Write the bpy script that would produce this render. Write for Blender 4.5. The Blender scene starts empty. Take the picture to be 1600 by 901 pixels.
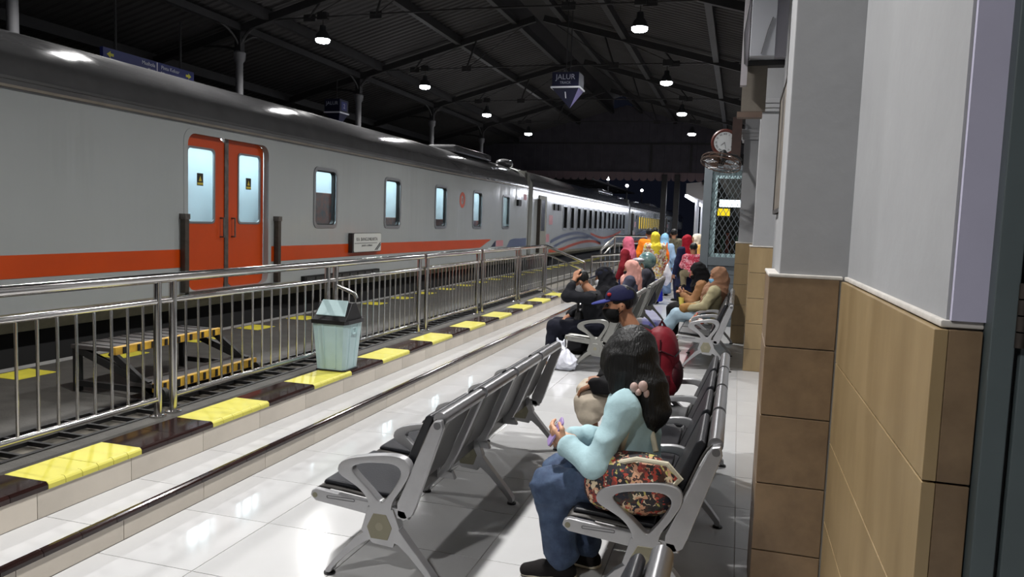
import bpy, math, random
import numpy as np
from mathutils import Vector, Matrix
random.seed(7); rng = np.random.default_rng(7)
sc = bpy.context.scene
col = sc.collection
PI = math.pi

# ---------------------------------------------------------------- camera
F_PX = 1190.0
cam_d = bpy.data.cameras.new('camera'); cam = bpy.data.objects.new('camera', cam_d); col.objects.link(cam)
sc.camera = cam
cam_d.sensor_width = 36.0; cam_d.lens = F_PX / 1600 * 36.0
cam_d.clip_start = 0.05; cam_d.clip_end = 400
def cam_rot(vx, vy, roll):
    d = Vector((vx - 800, -(vy - 450.5), -F_PX)).normalized()
    p2 = Vector((vx - 1000 - 800, -(vy - 1000 * roll - 450.5), -F_PX))
    up = d.cross(p2).normalized()
    if up.y < 0: up = -up
    x = d.cross(up)
    return Matrix((x, d, up))
cam.matrix_world = Matrix.Translation((0, 0, 1.6)) @ cam_rot(1155, 359, 0.036).to_4x4()

# ---------------------------------------------------------------- world, exposure
w = bpy.data.worlds.new('night'); sc.world = w; w.use_nodes = True
w.node_tree.nodes['Background'].inputs[0].default_value = (0.010, 0.012, 0.022, 1)
w.node_tree.nodes['Background'].inputs[1].default_value = 0.35
sc.view_settings.view_transform = 'Standard'; sc.view_settings.look = 'None'
sc.view_settings.gamma = 1.0; sc.view_settings.use_curve_mapping = False
sc.view_settings.exposure = 0.0
LAMP_W = 152.0        # each hall lamp
LAMP_Z = 4.60
LAMP_X = (-7.05, -1.63)
TRUSS_Y = [-1.45, 3.0, 7.45, 11.9, 16.35, 20.8, 25.25]

# ---------------------------------------------------------------- materials
def lin(c):
    return tuple(((v / 255) / 12.92 if v / 255 <= 0.04045 else ((v / 255 + 0.055) / 1.055) ** 2.4) for v in c)
MATS = {}
def mat(name, rgb, rough=0.5, metal=0.0, var=0.0, scale=8.0, bump=0.0, bscale=40.0, spec=0.5, coat=0.0,
        stretch=(1, 1, 1), rgb2=None, obj_rand=0.0, emit=0.0, trans=0.0, alpha=1.0, sheen=0.0, rvar=0.0):
    if name in MATS: return MATS[name]
    m = bpy.data.materials.new(name); m.use_nodes = True; MATS[name] = m
    nt = m.node_tree; b = nt.nodes['Principled BSDF']
    c = lin(rgb)
    b.inputs['Base Color'].default_value = (*c, 1)
    b.inputs['Roughness'].default_value = rough; b.inputs['Metallic'].default_value = metal
    b.inputs['Specular IOR Level'].default_value = spec
    if coat: b.inputs['Coat Weight'].default_value = coat; b.inputs['Coat Roughness'].default_value = 0.08
    if sheen: b.inputs['Sheen Weight'].default_value = sheen
    if trans: b.inputs['Transmission Weight'].default_value = trans
    if alpha < 1: b.inputs['Alpha'].default_value = alpha
    if emit:
        b.inputs['Emission Color'].default_value = (*c, 1); b.inputs['Emission Strength'].default_value = emit
    if var or bump or obj_rand or rvar:
        tc = nt.nodes.new('ShaderNodeTexCoord'); mp = nt.nodes.new('ShaderNodeMapping')
        nt.links.new(tc.outputs['Object'], mp.inputs[0]); mp.inputs['Scale'].default_value = stretch
    if var or rvar:
        n = nt.nodes.new('ShaderNodeTexNoise'); n.inputs['Scale'].default_value = scale; n.inputs['Detail'].default_value = 6
        n.inputs['Roughness'].default_value = 0.62
        nt.links.new(mp.outputs[0], n.inputs['Vector'])
    last = None
    if var:
        mx = nt.nodes.new('ShaderNodeMix'); mx.data_type = 'RGBA'
        c2 = lin(rgb2) if rgb2 else tuple(v * (1 - var) for v in c)
        c1 = c if rgb2 else tuple(min(1, v * (1 + var * 0.6)) for v in c)
        mx.inputs[6].default_value = (*c1, 1); mx.inputs[7].default_value = (*c2, 1)
        cr = nt.nodes.new('ShaderNodeMapRange'); cr.inputs[1].default_value = 0.33; cr.inputs[2].default_value = 0.68
        nt.links.new(n.outputs[0], cr.inputs[0]); nt.links.new(cr.outputs[0], mx.inputs[0])
        nt.links.new(mx.outputs[2], b.inputs['Base Color']); last = mx.outputs[2]
    if rvar:
        r2 = nt.nodes.new('ShaderNodeMapRange'); r2.inputs[1].default_value = 0.3; r2.inputs[2].default_value = 0.7
        r2.inputs[3].default_value = max(0.02, rough - rvar); r2.inputs[4].default_value = rough + rvar
        nt.links.new(n.outputs[0], r2.inputs[0]); nt.links.new(r2.outputs[0], b.inputs['Roughness'])
    if obj_rand:
        oi = nt.nodes.new('ShaderNodeObjectInfo'); hs = nt.nodes.new('ShaderNodeHueSaturation')
        r3 = nt.nodes.new('ShaderNodeMapRange'); r3.inputs[3].default_value = 1 - obj_rand; r3.inputs[4].default_value = 1 + obj_rand
        nt.links.new(oi.outputs['Random'], r3.inputs[0]); nt.links.new(r3.outputs[0], hs.inputs['Value'])
        if last: nt.links.new(last, hs.inputs['Color'])
        else: hs.inputs['Color'].default_value = (*c, 1)
        nt.links.new(hs.outputs[0], b.inputs['Base Color'])
    if bump:
        n2 = nt.nodes.new('ShaderNodeTexNoise'); n2.inputs['Scale'].default_value = bscale; n2.inputs['Detail'].default_value = 4
        nt.links.new(mp.outputs[0], n2.inputs['Vector'])
        bp = nt.nodes.new('ShaderNodeBump'); bp.inputs['Strength'].default_value = bump; bp.inputs['Distance'].default_value = 0.01
        nt.links.new(n2.outputs[0], bp.inputs['Height']); nt.links.new(bp.outputs[0], b.inputs['Normal'])
    return m
def emat(name, rgb, strength):
    if name in MATS: return MATS[name]
    m = bpy.data.materials.new(name); m.use_nodes = True; MATS[name] = m
    nt = m.node_tree; nt.nodes.clear()
    e = nt.nodes.new('ShaderNodeEmission'); o = nt.nodes.new('ShaderNodeOutputMaterial')
    e.inputs[0].default_value = (*lin(rgb), 1); e.inputs[1].default_value = strength
    nt.links.new(e.outputs[0], o.inputs[0]); return m
def glass(name, tint, mixr=0.12, rough=0.02):
    m = bpy.data.materials.new(name); m.use_nodes = True; MATS[name] = m
    nt = m.node_tree; nt.nodes.clear()
    g = nt.nodes.new('ShaderNodeBsdfGlossy'); g.inputs['Roughness'].default_value = rough
    t = nt.nodes.new('ShaderNodeBsdfTransparent'); t.inputs[0].default_value = (*lin(tint), 1)
    fr = nt.nodes.new('ShaderNodeFresnel'); fr.inputs[0].default_value = 1.45
    ge = nt.nodes.new('ShaderNodeNewGeometry'); mr = nt.nodes.new('ShaderNodeMapRange'); mr.inputs[3].default_value = 1.45; mr.inputs[4].default_value = 1/1.45
    nt.links.new(ge.outputs['Backfacing'], mr.inputs[0]); nt.links.new(mr.outputs[0], fr.inputs[0])
    mx = nt.nodes.new('ShaderNodeMixShader'); o = nt.nodes.new('ShaderNodeOutputMaterial')
    nt.links.new(fr.outputs[0], mx.inputs[0]); nt.links.new(t.outputs[0], mx.inputs[1]); nt.links.new(g.outputs[0], mx.inputs[2])
    nt.links.new(mx.outputs[0], o.inputs[0]); return m

# ---------------------------------------------------------------- mesh helpers
WL = {}
def wloc(o): return WL.get(o.name, Vector((0, 0, 0))) if o else Vector((0, 0, 0))
class MB:
    def __init__(s): s.v = []; s.f = []
    def add(s, vs, fs):
        o = len(s.v); s.v += [tuple(v) for v in vs]; s.f += [tuple(i + o for i in f) for f in fs]; return s
    def box(s, x0, x1, y0, y1, z0, z1):
        return s.add([(x0,y0,z0),(x1,y0,z0),(x1,y1,z0),(x0,y1,z0),(x0,y0,z1),(x1,y0,z1),(x1,y1,z1),(x0,y1,z1)],
              [(0,3,2,1),(4,5,6,7),(0,1,5,4),(1,2,6,5),(2,3,7,6),(3,0,4,7)])
    def bar(s, p0, p1, wx, wz, up=(0,0,1)):
        p0 = Vector(p0); p1 = Vector(p1); d = (p1 - p0).normalized(); u = Vector(up)
        a = d.cross(u)
        if a.length < 1e-4: a = d.cross(Vector((1,0,0)))
        a.normalize(); b = a.cross(d).normalized()
        vs = []
        for p in (p0, p1):
            for i, j in ((-1,-1),(1,-1),(1,1),(-1,1)): vs.append(p + a*wx/2*i + b*wz/2*j)
        return s.add(vs, [(0,1,2,3),(7,6,5,4),(0,4,5,1),(1,5,6,2),(2,6,7,3),(3,7,4,0)])
    def tube(s, pts, r, n=8, caps=True, closed=False):
        pts = [Vector(p) for p in pts]; m = len(pts)
        rs = r if isinstance(r, (list, tuple)) else [r]*m
        vs = []; prev = None
        for i, p in enumerate(pts):
            if closed: d = pts[(i+1) % m] - pts[i-1]
            elif i == 0: d = pts[1]-pts[0]
            elif i == m-1: d = pts[-1]-pts[-2]
            else: d = (pts[i+1]-pts[i]).normalized() + (pts[i]-pts[i-1]).normalized()
            d.normalize()
            if prev is None:
                a = d.cross(Vector((0,0,1)))
                if a.length < 1e-3: a = d.cross(Vector((1,0,0)))
            else: a = prev - d*prev.dot(d)
            a.normalize(); prev = a; b = d.cross(a)
            for k in range(n):
                t = 2*PI*k/n; vs.append(p + (a*math.cos(t) + b*math.sin(t))*rs[i])
        fs = []
        for i in range(m if closed else m-1):
            j = (i+1) % m
            for k in range(n):
                k2 = (k+1) % n; fs.append((i*n+k, i*n+k2, j*n+k2, j*n+k))
        if caps and not closed: fs += [tuple(range(n))[::-1], tuple((m-1)*n+k for k in range(n))]
        return s.add(vs, fs)
    def lathe(s, prof, c=(0,0,0), n=20, axis='z'):
        vs = []; m = len(prof)
        for r, z in prof:
            for k in range(n):
                t = 2*PI*k/n; p = (r*math.cos(t), r*math.sin(t), z)
                if axis == 'y': p = (p[0], p[2], p[1])
                if axis == 'x': p = (p[2], p[0], p[1])
                vs.append((c[0]+p[0], c[1]+p[1], c[2]+p[2]))
        fs = [(i*n+k, i*n+(k+1)%n, (i+1)*n+(k+1)%n, (i+1)*n+k) for i in range(m-1) for k in range(n)]
        if prof[0][0] > 1e-6: fs.append(tuple(range(n))[::-1])
        if prof[-1][0] > 1e-6: fs.append(tuple((m-1)*n+k for k in range(n)))
        return s.add(vs, fs)
    def sph(s, c, r, nu=14, nv=8):
        rx, ry, rz = r if isinstance(r, (tuple, list)) else (r, r, r)
        vs = [(c[0], c[1], c[2]-rz)]
        for i in range(1, nv):
            ph = -PI/2 + PI*i/nv
            for k in range(nu):
                t = 2*PI*k/nu; vs.append((c[0]+rx*math.cos(ph)*math.cos(t), c[1]+ry*math.cos(ph)*math.sin(t), c[2]+rz*math.sin(ph)))
        vs.append((c[0], c[1], c[2]+rz)); fs = []
        for k in range(nu): fs.append((0, 1+(k+1)%nu, 1+k))
        for i in range(nv-2):
            for k in range(nu): fs.append((1+i*nu+k, 1+i*nu+(k+1)%nu, 1+(i+1)*nu+(k+1)%nu, 1+(i+1)*nu+k))
        t = len(vs)-1; o = 1+(nv-2)*nu
        for k in range(nu): fs.append((o+k, o+(k+1)%nu, t))
        return s.add(vs, fs)
    def prism(s, poly, plane, a, b):
        n = len(poly)
        def P(u, v, w):
            return {'xz': (u, w, v), 'yz': (w, u, v), 'xy': (u, v, w)}[plane]
        vs = [P(u, v, a) for u, v in poly] + [P(u, v, b) for u, v in poly]
        fs = [tuple(range(n))[::-1], tuple(range(n, 2*n))] + [(i, (i+1)%n, n+(i+1)%n, n+i) for i in range(n)]
        return s.add(vs, fs)
    def ring(s, outer, inner, plane, a, b):
        n = len(outer)
        def P(u, v, w): return {'xz': (u, w, v), 'yz': (w, u, v), 'xy': (u, v, w)}[plane]
        vs = [P(*p, a) for p in outer] + [P(*p, a) for p in inner] + [P(*p, b) for p in outer] + [P(*p, b) for p in inner]
        fs = []
        for i in range(n):
            j = (i+1) % n
            fs += [(i, j, n+j, n+i), (2*n+i, 3*n+i, 3*n+j, 2*n+j), (i, 2*n+i, 2*n+j, j), (n+i, n+j, 3*n+j, 3*n+i)]
        return s.add(vs, fs)
    def xf(s, M, start=0):
        for i in range(start, len(s.v)): s.v[i] = tuple(M @ Vector(s.v[i]))
        return s
    def build(s, name, m, parent=None, smooth=False, bevel=0.0, kind=None, autos=False):
        me = bpy.data.meshes.new(name); o = wloc(parent)
        me.from_pydata([(v[0]-o[0], v[1]-o[1], v[2]-o[2]) for v in s.v], [], s.f)
        me.validate(); me.update()
        import bmesh as _b
        bm = _b.new(); bm.from_mesh(me); _b.ops.recalc_face_normals(bm, faces=bm.faces)
        if bevel:
            es = [e for e in bm.edges if len(e.link_faces) == 2 and e.calc_face_angle(0) > 0.6]
            _b.ops.bevel(bm, geom=es, offset=bevel, segments=2, profile=0.5, affect='EDGES', clamp_overlap=True)
        if smooth or bevel:
            for f in bm.faces: f.smooth = True
            for e in bm.edges:
                if len(e.link_faces) == 2 and e.calc_face_angle(0) > (0.3 if 0 < bevel < .003 else 0.75): e.smooth = False
        bm.to_mesh(me); bm.free()
        if m: me.materials.append(m)
        ob = bpy.data.objects.new(name, me); col.objects.link(ob)
        if parent: ob.parent = parent; WL[ob.name] = Vector(o)
        if kind: ob['kind'] = kind
        if bevel >= .003:
            wn = ob.modifiers.new('normals', 'WEIGHTED_NORMAL'); wn.keep_sharp = True; wn.weight = 80
        return ob
def inst(o, name, loc, parent=None, rz=0):
    c = o.copy(); c.name = name; col.objects.link(c); c.parent = parent
    c.location = Vector(loc) - wloc(parent); c.rotation_euler = (0, 0, rz); return c
def tag(o, label=None, cat=None, group=None, kind=None):
    if label: o['label'] = label
    if cat: o['category'] = cat
    if group: o['group'] = group
    if kind: o['kind'] = kind
    return o
def thing(name, label, cat, loc=(0,0,0), group=None, local=False):
    o = bpy.data.objects.new(name, None); col.objects.link(o); o.location = loc; o.empty_display_size = 0.1
    WL[o.name] = Vector((0,0,0)) if local else Vector(loc)
    return tag(o, label, cat, group)
def copy_tree(o, parent=None):
    c = o.copy(); col.objects.link(c); c.parent = parent
    for ch in o.children: copy_tree(ch, c)
    return c
def text(name, body, size, loc, rot, m, parent, ext=0.001, align='CENTER', sx=1.0):
    cu = bpy.data.curves.new(name, 'FONT'); cu.body = body; cu.size = size; cu.extrude = ext
    cu.align_x = align; cu.align_y = 'CENTER'; cu.resolution_u = 3
    t = bpy.data.objects.new('tmp_text', cu); col.objects.link(t)
    dg = bpy.context.evaluated_depsgraph_get(); me = bpy.data.meshes.new_from_object(t.evaluated_get(dg))
    bpy.data.objects.remove(t); me.name = name; me.materials.clear(); me.materials.append(m)
    ob = bpy.data.objects.new(name, me); col.objects.link(ob); ob.parent = parent
    ob.location = Vector(loc) - wloc(parent); ob.rotation_euler = rot; ob.scale = (sx, 1, 1)
    return ob
def rrect(u0, u1, v0, v1, r, n=5):
    pts = []
    for cx, cy, a0 in ((u1-r, v0+r, -PI/2), (u1-r, v1-r, 0), (u0+r, v1-r, PI/2), (u0+r, v0+r, PI)):
        for k in range(n+1):
            a = a0 + PI/2*k/n; pts.append((cx + r*math.cos(a), cy + r*math.sin(a)))
    return pts
def resample(poly, n, closed=True):
    P = [Vector((p[0], p[1], 0)) for p in poly]
    if closed: P.append(P[0])
    L = [0]
    for i in range(1, len(P)): L.append(L[-1] + (P[i]-P[i-1]).length)
    out = []
    for k in range(n):
        t = L[-1]*k/(n if closed else n-1); i = 1
        while i < len(L)-1 and L[i] < t: i += 1
        q = (t-L[i-1])/max(1e-9, L[i]-L[i-1]); p = P[i-1].lerp(P[i], q); out.append((p.x, p.y))
    return out
def smooth_poly(poly, it=2, closed=True):
    P = [tuple(p) for p in poly]
    for _ in range(it):
        Q = []; n = len(P)
        for i in range(n if closed else n-1):
            a = P[i]; b = P[(i+1) % n]
            Q += [(a[0]*.75+b[0]*.25, a[1]*.75+b[1]*.25), (a[0]*.25+b[0]*.75, a[1]*.25+b[1]*.75)]
        if not closed: Q = [P[0]] + Q + [P[-1]]
        P = Q
    return P

# ---------------------------------------------------------------- palette
M_TILE = mat('floor_porcelain', (186,186,186), 0.10, var=0.05, scale=1.5, obj_rand=0.025, spec=0.5)
M_GROUT = mat('grout', (150,146,140), 0.8)
M_RISER = mat('riser_tile', (192,184,172), 0.3, var=0.08, scale=3, obj_rand=0.03)
M_BLACKT = mat('black_glazed_tile', (26,16,16), 0.12, var=0.3, scale=2, rgb2=(44,22,18), obj_rand=0.25)
M_YELT = mat('yellow_glazed_tile', (198,191,80), 0.35, var=0.06, scale=4, obj_rand=0.02)
M_ASPH = mat('dark_platform_paving', (66,64,60), 0.75, var=0.3, scale=6, bump=0.5, bscale=90)
M_YELP = mat('yellow_platform_marking', (206,196,60), 0.6, var=0.15, scale=9)
M_STEEL = mat('stainless_steel', (200,198,196), 0.16, 1.0, rvar=0.06, scale=3)
M_DKIRON = mat('dark_iron', (38,37,38), 0.6, 0.3, var=0.25, scale=5)
M_BLACK = mat('black_paint', (18,18,19), 0.5)
M_ROOF = mat('roof_sheet_underside', (48,46,46), 0.75, var=0.25, scale=1.2)
M_WHITEP = mat('white_plaster', (146,147,149), 0.85, var=0.06, scale=2.5, bump=0.12, bscale=18)
M_STONE = mat('sand_marble', (134,112,86), 0.42, var=0.24, scale=5, rgb2=(106,87,66), bump=0.08, bscale=30, obj_rand=0.05)
M_STONEV = mat('sand_marble_veined', (158,137,102), 0.35, var=0.2, scale=3.5, rgb2=(130,110,78), stretch=(1,1,0.22), obj_rand=0.04)
M_DOORP = mat('grey_green_door_paint', (82,92,94), 0.5, var=0.08, scale=3)
M_RUST = mat('rusty_hinge_steel', (64,58,54), 0.6, 0.5, var=0.3, scale=20)
M_TEALW = mat('blue_grey_wood_paint', (84,91,96), 0.55, var=0.08, scale=4)
M_WHITE = mat('white_enamel', (225,225,225), 0.4)
M_NAVY = mat('navy_sign_panel', (14,18,50), 0.5)
M_SIGNB = mat('blue_sign_panel', (34,44,108), 0.5)
M_SIGNW = mat('sign_white', (215,218,226), 0.5)
M_SIGNY = mat('sign_yellow', (210,205,60), 0.5)
# ================================================================ FLOOR, STEPS, PLATFORM
ZP = 0.30                    # level of the train platform
TP = 0.58                    # floor tile pitch
XS1, XS2, XT = -2.765, -3.06, -3.325
YST = 13.95
fl = MB().box(XS1, 0.9, -8, 66, -0.12, -0.004).build('floor', M_GROUT); tag(fl, kind='structure')
xj = [XS1, -2.248, -1.668, -1.088, -0.508, 0.072, 0.652]
g = 0.0018
tmesh = {}
for k in range(-4, 15):
    y0 = 2.745 + TP*k
    for i in range(len(xj)-1):
        wv = round(xj[i+1]-xj[i], 3)
        if wv not in tmesh:
            o = MB().box(-wv/2+g, wv/2-g, -TP/2+g, TP/2-g, -0.006, 0.0).build('floor_tile', M_TILE, fl, bevel=0.0012)
            tmesh[wv] = o; o.location = ((xj[i]+xj[i+1])/2, y0+TP/2, 0)
        else:
            inst(tmesh[wv], 'floor_tile', ((xj[i]+xj[i+1])/2, y0+TP/2, 0), fl)
# the floor beyond, where joints shrink under a pixel or two: joints in the material
def tiled(name, rgb, joint, size, rough, off=(0,0)):
    m = bpy.data.materials.new(name); m.use_nodes = True; nt = m.node_tree; b = nt.nodes['Principled BSDF']
    b.inputs['Roughness'].default_value = rough
    geo = nt.nodes.new('ShaderNodeNewGeometry'); mp = nt.nodes.new('ShaderNodeMapping')
    mp.inputs['Location'].default_value = (off[0], off[1], 0)
    br = nt.nodes.new('ShaderNodeTexBrick'); br.offset = 0; br.inputs['Scale'].default_value = 1
    br.inputs['Brick Width'].default_value = size; br.inputs['Row Height'].default_value = size
    br.inputs['Mortar Size'].default_value = 0.003
    br.inputs['Color1'].default_value = (*lin(rgb),1); br.inputs['Color2'].default_value = (*[v*.96 for v in lin(rgb)],1); br.inputs['Mortar'].default_value = (*lin(joint),1)
    nt.links.new(geo.outputs['Position'], mp.inputs[0]); nt.links.new(mp.outputs[0], br.inputs['Vector']); nt.links.new(br.outputs['Color'], b.inputs['Base Color'])
    return m
M_TILEFAR = tiled('floor_porcelain_far', (186,186,186), (150,146,140), TP, 0.10, (2.248, -2.745))
fo = MB().box(XS1, 0.9, 2.745+TP*15, 66, -0.006, 0.0).build('floor_tiles_far', M_TILEFAR, fl); fo['kind'] = 'stuff'
fo = MB().box(XS1, 0.9, -8, 2.745-TP*4, -0.006, 0.0).build('floor_tiles_behind', M_TILEFAR, fl); fo['kind'] = 'stuff'

# two steps up to the platform
st = MB().box(XS2+0.005, XS1-0.008, -1.5, YST, -0.05, 0.125).box(XT-0.2, XS2-0.008, -1.5, YST, -0.05, ZP-0.012)
steps = st.build('floor_steps', M_GROUT); tag(steps, kind='structure')
def row(mb_fn, name, m, y0, pitch, n, parent, bevel=0.001):
    first = None
    for k in range(n):
        if first is None:
            first = mb_fn().build(name, m, parent, bevel=bevel); first.location = (0, y0, 0)
        else: inst(first, name, (0, y0+pitch*k, 0), parent)
nY = int((YST-1.0)/0.575)
row(lambda: MB().box(XS1-0.008, XS1, g, .575-g, 0.001, 0.103), 'riser_tile', M_RISER, 0.60, .575, int((YST-.6)/.575), steps)
row(lambda: MB().box(XS2+0.001, XS1-0.012, g, .575-g, 0.12, 0.135), 'tread_tile', M_TILE, 0.433, .575, int((YST-.43)/.575), steps)
row(lambda: MB().box(XS2-0.008, XS2, g, .575-g, 0.136, 0.262), 'riser_tile', M_RISER, 0.39, .575, int((YST-.39)/.575), steps)
def nosing(x, z0, z1, L, depth=0.028):
    p = [(x-depth, z1), (x-0.010, z1), (x-0.002, z1-0.006), (x+0.004, z1-0.014), (x+0.004, z0), (x-depth, z0)]
    return MB().prism(p, 'xz', 0.0014, L-0.0014)
row(lambda: nosing(XS1+0.004, 0.104, 0.136, 0.2), 'nosing_tile', M_BLACKT, 1.05, 0.2, int((YST-1.05)/.2), steps, 0)
fy = {}; ft = {}; k = 0
y = 2.745 - 0.59*4
while y < YST - 0.3:
    yel = (k % 2 == 0)
    mm = M_YELT if yel else M_BLACKT; p = 0.59
    for q in range(2):
        if yel not in ft:
            ft[yel] = MB().box(XT, XS2-0.026, g, p/2-g, ZP-0.014, ZP).build('edge_tile', mm, steps, bevel=0.001); ft[yel].location = (0, y+q*p/2, 0)
        else: inst(ft[yel], 'edge_tile', (0, y+q*p/2, 0), steps)
    nn = 6 if yel else 3
    for q in range(nn):
        if yel not in fy:
            fy[yel] = nosing(XS2+0.002, ZP-0.036, ZP, p/nn).build('nosing_tile', mm, steps); fy[yel].location = (0, y+q*p/nn, 0)
        else: inst(fy[yel], 'nosing_tile', (0, y+q*p/nn, 0), steps)
    y += p; k += 1
# sloped end beyond the steps
rp = MB().add([(XS1,YST+.02,0),(XS1,20,0),(-4.2,20,ZP),(-4.2,YST+.02,ZP),(XS1,YST+.02,-.1),(XS1,20,-.1),(-4.2,20,-.1),(-4.2,YST+.02,-.1)],
     [(0,1,2,3),(7,6,5,4),(0,4,5,1),(1,5,6,2),(2,6,7,3),(3,7,4,0)]).build('floor_ramp', mat('ramp_concrete', (150,146,138), 0.6, var=.12, scale=3)); tag(rp, kind='structure')

# platform beside the train, drain with grating, yellow marks, ballast
pl = MB().box(-5.48, -3.90, -6, 66, -0.6, ZP-0.006).box(-3.50, XT, -6, YST, -0.6, ZP-0.006).box(-3.50, XT, YST, 66, -.6, ZP-.006).box(-3.92,-3.48,-6,66,-.6,ZP-.12)
pl = pl.build('floor_platform', M_ASPH); tag(pl, kind='structure')
ed = MB().box(-5.50, -5.40, -6, 66, ZP-0.10, ZP-0.002).build('platform_edge', mat('platform_edge_concrete', (150,150,148), .6, var=.15, scale=5), pl)
gy = 0.4; g0 = None
M_GRATE = mat('cast_iron_grating', (30,30,31), .55, .5)
while gy < YST:
    if g0 is None:
        mb = MB().box(-3.91,-3.88,0,1.0,ZP-.03,ZP-.003).box(-3.52,-3.49,0,1.0,ZP-.03,ZP-.003).box(-3.72,-3.70,0,1.0,ZP-.03,ZP-.006)
        for q in range(5): mb.box(-3.9,-3.5, .2*q+.0, .2*q+.022, ZP-.03, ZP-.005)
        g0 = mb.build('drain_grating', M_GRATE, pl); g0.location = (0, gy, 0)
    else: inst(g0, 'drain_grating', (0, gy, 0), pl)
    gy += 1.0
dm = MB().box(-3.9,-3.5,-6,66,ZP-.10,ZP-.045).build('drain_bed', mat('drain_bed_concrete', (92,88,80), .9, var=.3, scale=7), pl)
y0m = None; yy = 2.35
while yy < 30:
    if y0m is None:
        y0m = MB().box(-5.36,-5.08,0,.34,ZP-.007,ZP-.002).build('yellow_marking', M_YELP, pl); y0m.location = (0, yy, 0)
    else: inst(y0m, 'yellow_marking', (0, yy, 0), pl)
    yy += 0.985
gr = MB().box(-40, -5.5, -20, 140, -0.95, -0.75).box(-5.5, 8, 66, 120, -.95, -.02).build('ground', mat('dark_ballast', (30,28,26), .95, var=.4, scale=14)); tag(gr, kind='structure')
pf = MB().box(-13.5,-9.3,-6,130,-.6,ZP).build('floor_far_platform', M_ASPH); tag(pf, kind='structure')

# ================================================================ WALL ON THE RIGHT
ZT = 1.415
def stone_rows(parent, z_top, hrow, n, fn, m):
    for k in range(n):
        z1 = z_top - hrow*k - 0.0025; z0 = z_top - hrow*(k+1) + 0.0025
        if z1 < 0.02: break
        fn(max(z0, 0.002), z1).build('stone_panel', m, parent, bevel=0.0015)
wall = MB().box(0.375, 0.62, 3.75, 30, -0.05, 5.0).box(0.43, 1.6, 1.795, 3.8, -0.05, 5.0).build('wall_right', M_WHITEP); tag(wall, kind='structure')
# near pier: plaster shaft over stone dado
pa = MB().box(0.168, 0.50, 3.322, 3.72, 1.38, 5.0).build('wall_pier', M_WHITEP, bevel=0.006); tag(pa, kind='structure')
core = MB().box(0.142, 0.44, 3.312, 3.74, -.05, ZT-0.004).build('dado_core', M_GROUT, pa)
stone_rows(pa, ZT, 0.290, 6, lambda a, b: MB().box(0.130, 0.398, 3.300, 3.318, a, b), M_STONE)
stone_rows(pa, ZT, 0.290, 6, lambda a, b: MB().box(0.130, 0.146, 3.319, 3.74, a, b), M_STONE)
MB().box(0.126, 0.41, 3.297, 3.75, ZT-.002, ZT+.012).build('dado_cap', mat('dado_cap_plaster', (190,186,180), .8, var=.15, scale=12), pa, bevel=.004)
stone_rows(wall, ZT-.005, 0.330, 5, lambda a, b: MB().box(0.405, 0.432, 1.775, 3.298, a, b), M_STONEV)
stone_rows(wall, ZT-.005, 0.330, 5, lambda a, b: MB().box(0.433, 0.496, 1.775, 1.794, a, b), M_STONE)
MB().box(0.418, 0.50, 1.785, 3.32, ZT-.004, ZT+.012).build('dado_cap', MATS['dado_cap_plaster'], wall, bevel=.004)
jb = MB().box(0.436, 0.505, 1.778, 1.797, ZT+.012, 5).build('corner_plaster', mat('lilac_plaster', (172,170,190), .85, var=.05, scale=3), wall)
# second and third piers
def pier(x0, x1, y0, y1, zcap, name):
    o = MB().box(x0+.03, x1, y0+.025, y1, 1.38, 5.0).build(name, M_WHITEP); tag(o, kind='structure')
    MB().box(x0+.012, x1, y0+.012, y1, -.05, ZT).build('dado_core', M_GROUT, o)
    stone_rows(o, ZT, .29, 6, lambda a, b: MB().box(x0, x1, y0, y0+.016, a, b), M_STONEV)
    stone_rows(o, ZT, .29, 6, lambda a, b: MB().box(x0, x0+.016, y0+.018, y1, a, b), M_STONEV)
    MB().box(x0-.006, x1, y0-.006, y1, ZT, ZT+.014).build('dado_cap', MATS['dado_cap_plaster'], o, bevel=.004)
    for a, (zz, e) in enumerate(((zcap, .03), (zcap-.05, .018), (zcap-.09, .006))):
        MB().box(x0+.03-e-.02, x1, y0+.025-e-.02, y1, zz-.045, zz+.005).build('capital_moulding', M_WHITEP, o, bevel=.006)
    return o
pier(0.13, 0.38, 9.0, 9.5, 3.05, 'wall_pier')
pier(-0.035, 0.38, 11.15, 11.6, 2.98, 'wall_pier')
# side jamb and steel door at the right edge
df = MB().box(0.500, 0.545, 1.74, 1.80, -.02, 3.2).build('door_1', M_DOORP, bevel=.004); tag(df, kind='structure')
MB().box(0.545, 0.556, 1.765, 1.80, -.02, 3.2).build('door_gap', M_BLACK, df)
leaf = MB().box(0.556, 0.655, 1.745, 1.79, .02, 3.1).build('door_stile', M_DOORP, df, bevel=.004)
MB().box(0.655, 1.25, 1.750, 1.79, 1.02, 1.13).build('door_rail', M_DOORP, df, bevel=.006)
MB().box(0.655, 1.25, 1.768, 1.785, .05, 1.02).build('door_panel', mat('door_panel_dark', (52,58,60), .5), df)
MB().box(0.655, 1.25, 1.768, 1.785, 1.13, 3.0).build('door_panel', MATS['door_panel_dark'], df)
hg = MB()
for q in range(4): hg.lathe([(0.0,1.385+.033*q),(.0095,1.385+.033*q),(.0095,1.385+.033*q+.030),(0,1.385+.033*q+.030)], (0.551,1.738,0), 12)
hg.build('hinge', M_RUST, df, smooth=True)
MB().box(1.25, 2.4, 1.75, 1.8, -.02, 5).build('wall_right_return', M_WHITEP)['kind'] = 'structure'
MB().box(0.9, 2.4, -1.5, 1.75, -.05, -.002).build('floor_doorway', M_TILEFAR)['kind'] = 'structure'

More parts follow.
